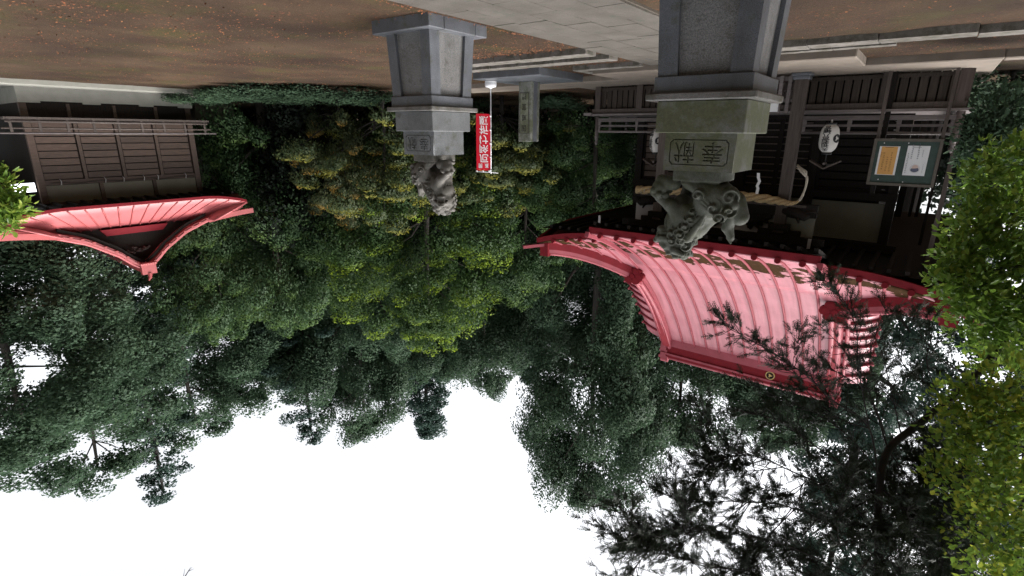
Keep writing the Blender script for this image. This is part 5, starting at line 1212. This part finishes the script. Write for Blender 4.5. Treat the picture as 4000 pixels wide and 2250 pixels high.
for pts, r, typ in LIMBS:
    P3 = np.array([PX(*p)-cb for p in pts]); P3[:, 2] = np.maximum(P3[:, 2], -.1) if typ == 0 else P3[:, 2]
    if typ == 0: P3[0] = [0, 0, 0]
    m_ = len(P3); dense = []
    for i in range(m_-1):
        for f in np.linspace(0, 1, 7)[:-1]:
            q = [P3[max(0, min(m_-1, i+k))] for k in (-1, 0, 1, 2)]; dense.append(.5*((2*q[1])+(-q[0]+q[2])*f+(2*q[0]-5*q[1]+4*q[2]-q[3])*f*f+(-q[0]+3*q[1]-3*q[2]+q[3])*f**3))
    dense.append(P3[-1]); dense = np.array(dense); bough.tube(dense, list(np.linspace(r*.8, r*(.55 if typ < 2 else .2), len(dense))), 7)
    if typ >= 1:
        n = len(dense); L_ = np.linalg.norm(np.diff(dense, axis=0), axis=1).sum()
        for k in range(int(L_*(46 if typ == 2 else 24 if typ == 1 else 30 if typ == 4 else 20))):      # side shoots
            t = rng.uniform(.10, 1)**.8; i = min(n-2, int(t*(n-1))); p = dense[i]; ax_ = dense[i+1]-dense[i]; ax_ /= np.linalg.norm(ax_)+1e-9
            d = ax_*.75+rng.normal(size=3)*.55+np.array([0, 0, -.12]); d /= np.linalg.norm(d); ln = rng.uniform(.08, .40)*(1.15-.5*t)
            mid = p+d*ln*.55+np.array([0, 0, .02]); end = p+d*ln+np.array([0, 0, -.05*ln]); bough.tube([p, mid, end], [.005, .003, .0015], 3, False)
            for s in range(rng.integers(3, 7)): tips.append((p+(end-p)*rng.uniform(.3, 1), d))
        tips += [(dense[-1], dense[-1]-dense[-3])]*3
link('boughs', bough.mesh('boughs', BARK_D, None, True), CT)
V_, Q_ = [], []; nv = 0
A = np.array([t[0] for t in tips]); Dr = np.array([t[1]/(np.linalg.norm(t[1])+1e-9) for t in tips]); ns = len(A)
Dr = Dr+rng.normal(size=Dr.shape)*.35; Dr /= np.linalg.norm(Dr, axis=1, keepdims=True); Nn = np.cross(Dr, rng.normal(size=Dr.shape)); Nn /= np.linalg.norm(Nn, axis=1, keepdims=True)
Sd = np.cross(Dr, Nn); Ls = rng.uniform(.05, .12, ns)
PQ = []
for j in range(6):          # paired leaflets along each spray, plus the spray axis
    t = (j+.5)/6; w = .34*(1-t)**.7+.10
    for sgn in (-1, 1):
        root_ = A+Dr*(Ls*t)[:, None]; tip_ = root_+(Dr*.62+Sd*sgn*.78+Nn*rng.normal(size=(ns, 1))*.22)*(Ls*w)[:, None]; hw = Dr*(Ls*.042)[:, None]
        PQ.append(np.stack([root_-hw, root_+hw, tip_+hw*.6, tip_-hw*.4], 1))
root_ = A; tip_ = A+Dr*Ls[:, None]; hw = Sd*.004; PQ.append(np.stack([root_-hw, root_+hw, tip_+hw*.5, tip_-hw*.5], 1))
PQ = np.concatenate(PQ).reshape(-1, 3); link('crown', fast_mesh('crown', PQ, np.arange(len(PQ)).reshape(-1, 4), L_SPRAY), CT)

# single bare twig tip high against the sky
tw = PX(740, 2240, 18); TW = thing('bare_twig', tuple(PX(700, 2400, 18)), 'lone bare twig tip reaching into the white sky', 'twig')
mb = MB(); mb.tube([PX(690, 2420, 18), PX(715, 2265, 18), PX(738, 2228, 18), PX(750, 2216, 18)], [.035, .022, .012, .004], 6)
for a, b2 in (((722, 2252), (745, 2215)), ((715, 2262), (722, 2222)), ((735, 2232), (757, 2222)), ((712, 2275), (742, 2250))): mb.tube([PX(*a, 18), PX(*b2, 18)], [.012, .004], 5)
mb.build('twig', BARK, TW)

# fallen leaves
rng = np.random.default_rng(41); C = []
def scatter(n, fx, fy): C.append(np.stack([fx(n), fy(n), np.full(n, .012)], 1))
U_ = rng.uniform
scatter(18000, lambda n: 5.7+rng.gamma(1.6, 5.0, n), lambda n: U_(1.5, 20, n))
scatter(1300, lambda n: U_(5.6, 9.5, n), lambda n: 9.3+rng.normal(0, .35, n)); scatter(700, lambda n: U_(5.6, 8.5, n), lambda n: 11.15+rng.normal(0, .25, n))
scatter(350, lambda n: U_(5.53, 5.75, n), lambda n: U_(3, 9, n)); scatter(900, lambda n: U_(-4, 3.1, n), lambda n: U_(4.5, 10.6, n)); scatter(350, lambda n: U_(-1, 1.4, n), lambda n: U_(11.6, 13.9, n)); scatter(2500, lambda n: U_(8, 26, n), lambda n: U_(11.5, 22, n))
C = np.concatenate(C); cl_ = np.sin(C[:, 0]*1.3+np.sin(C[:, 1]*.9)*2)*np.sin(C[:, 1]*1.7+C[:, 0]*.4); keep = rng.random(len(C)) < np.clip(.50+.65*cl_, .22, 1); C = C[keep]
P, Q = leaf_arrays(C, rng.normal(size=C.shape)*.22+np.array([0, 0, 1]), rng.uniform(.020, .048, len(C)), rng.uniform(.014, .030, len(C)), rng)
L_FALL = leaf_mat('fallen_leaf', [(.2, (.07,.032,.02)), (.5, (.19,.065,.03)), (.75, (.27,.11,.045)), (.9, (.34,.25,.16))], trans=.05, rough=.8)
tag(link('fallen_leaves', fast_mesh('fallen_leaves', P, Q, L_FALL)), kind='stuff')
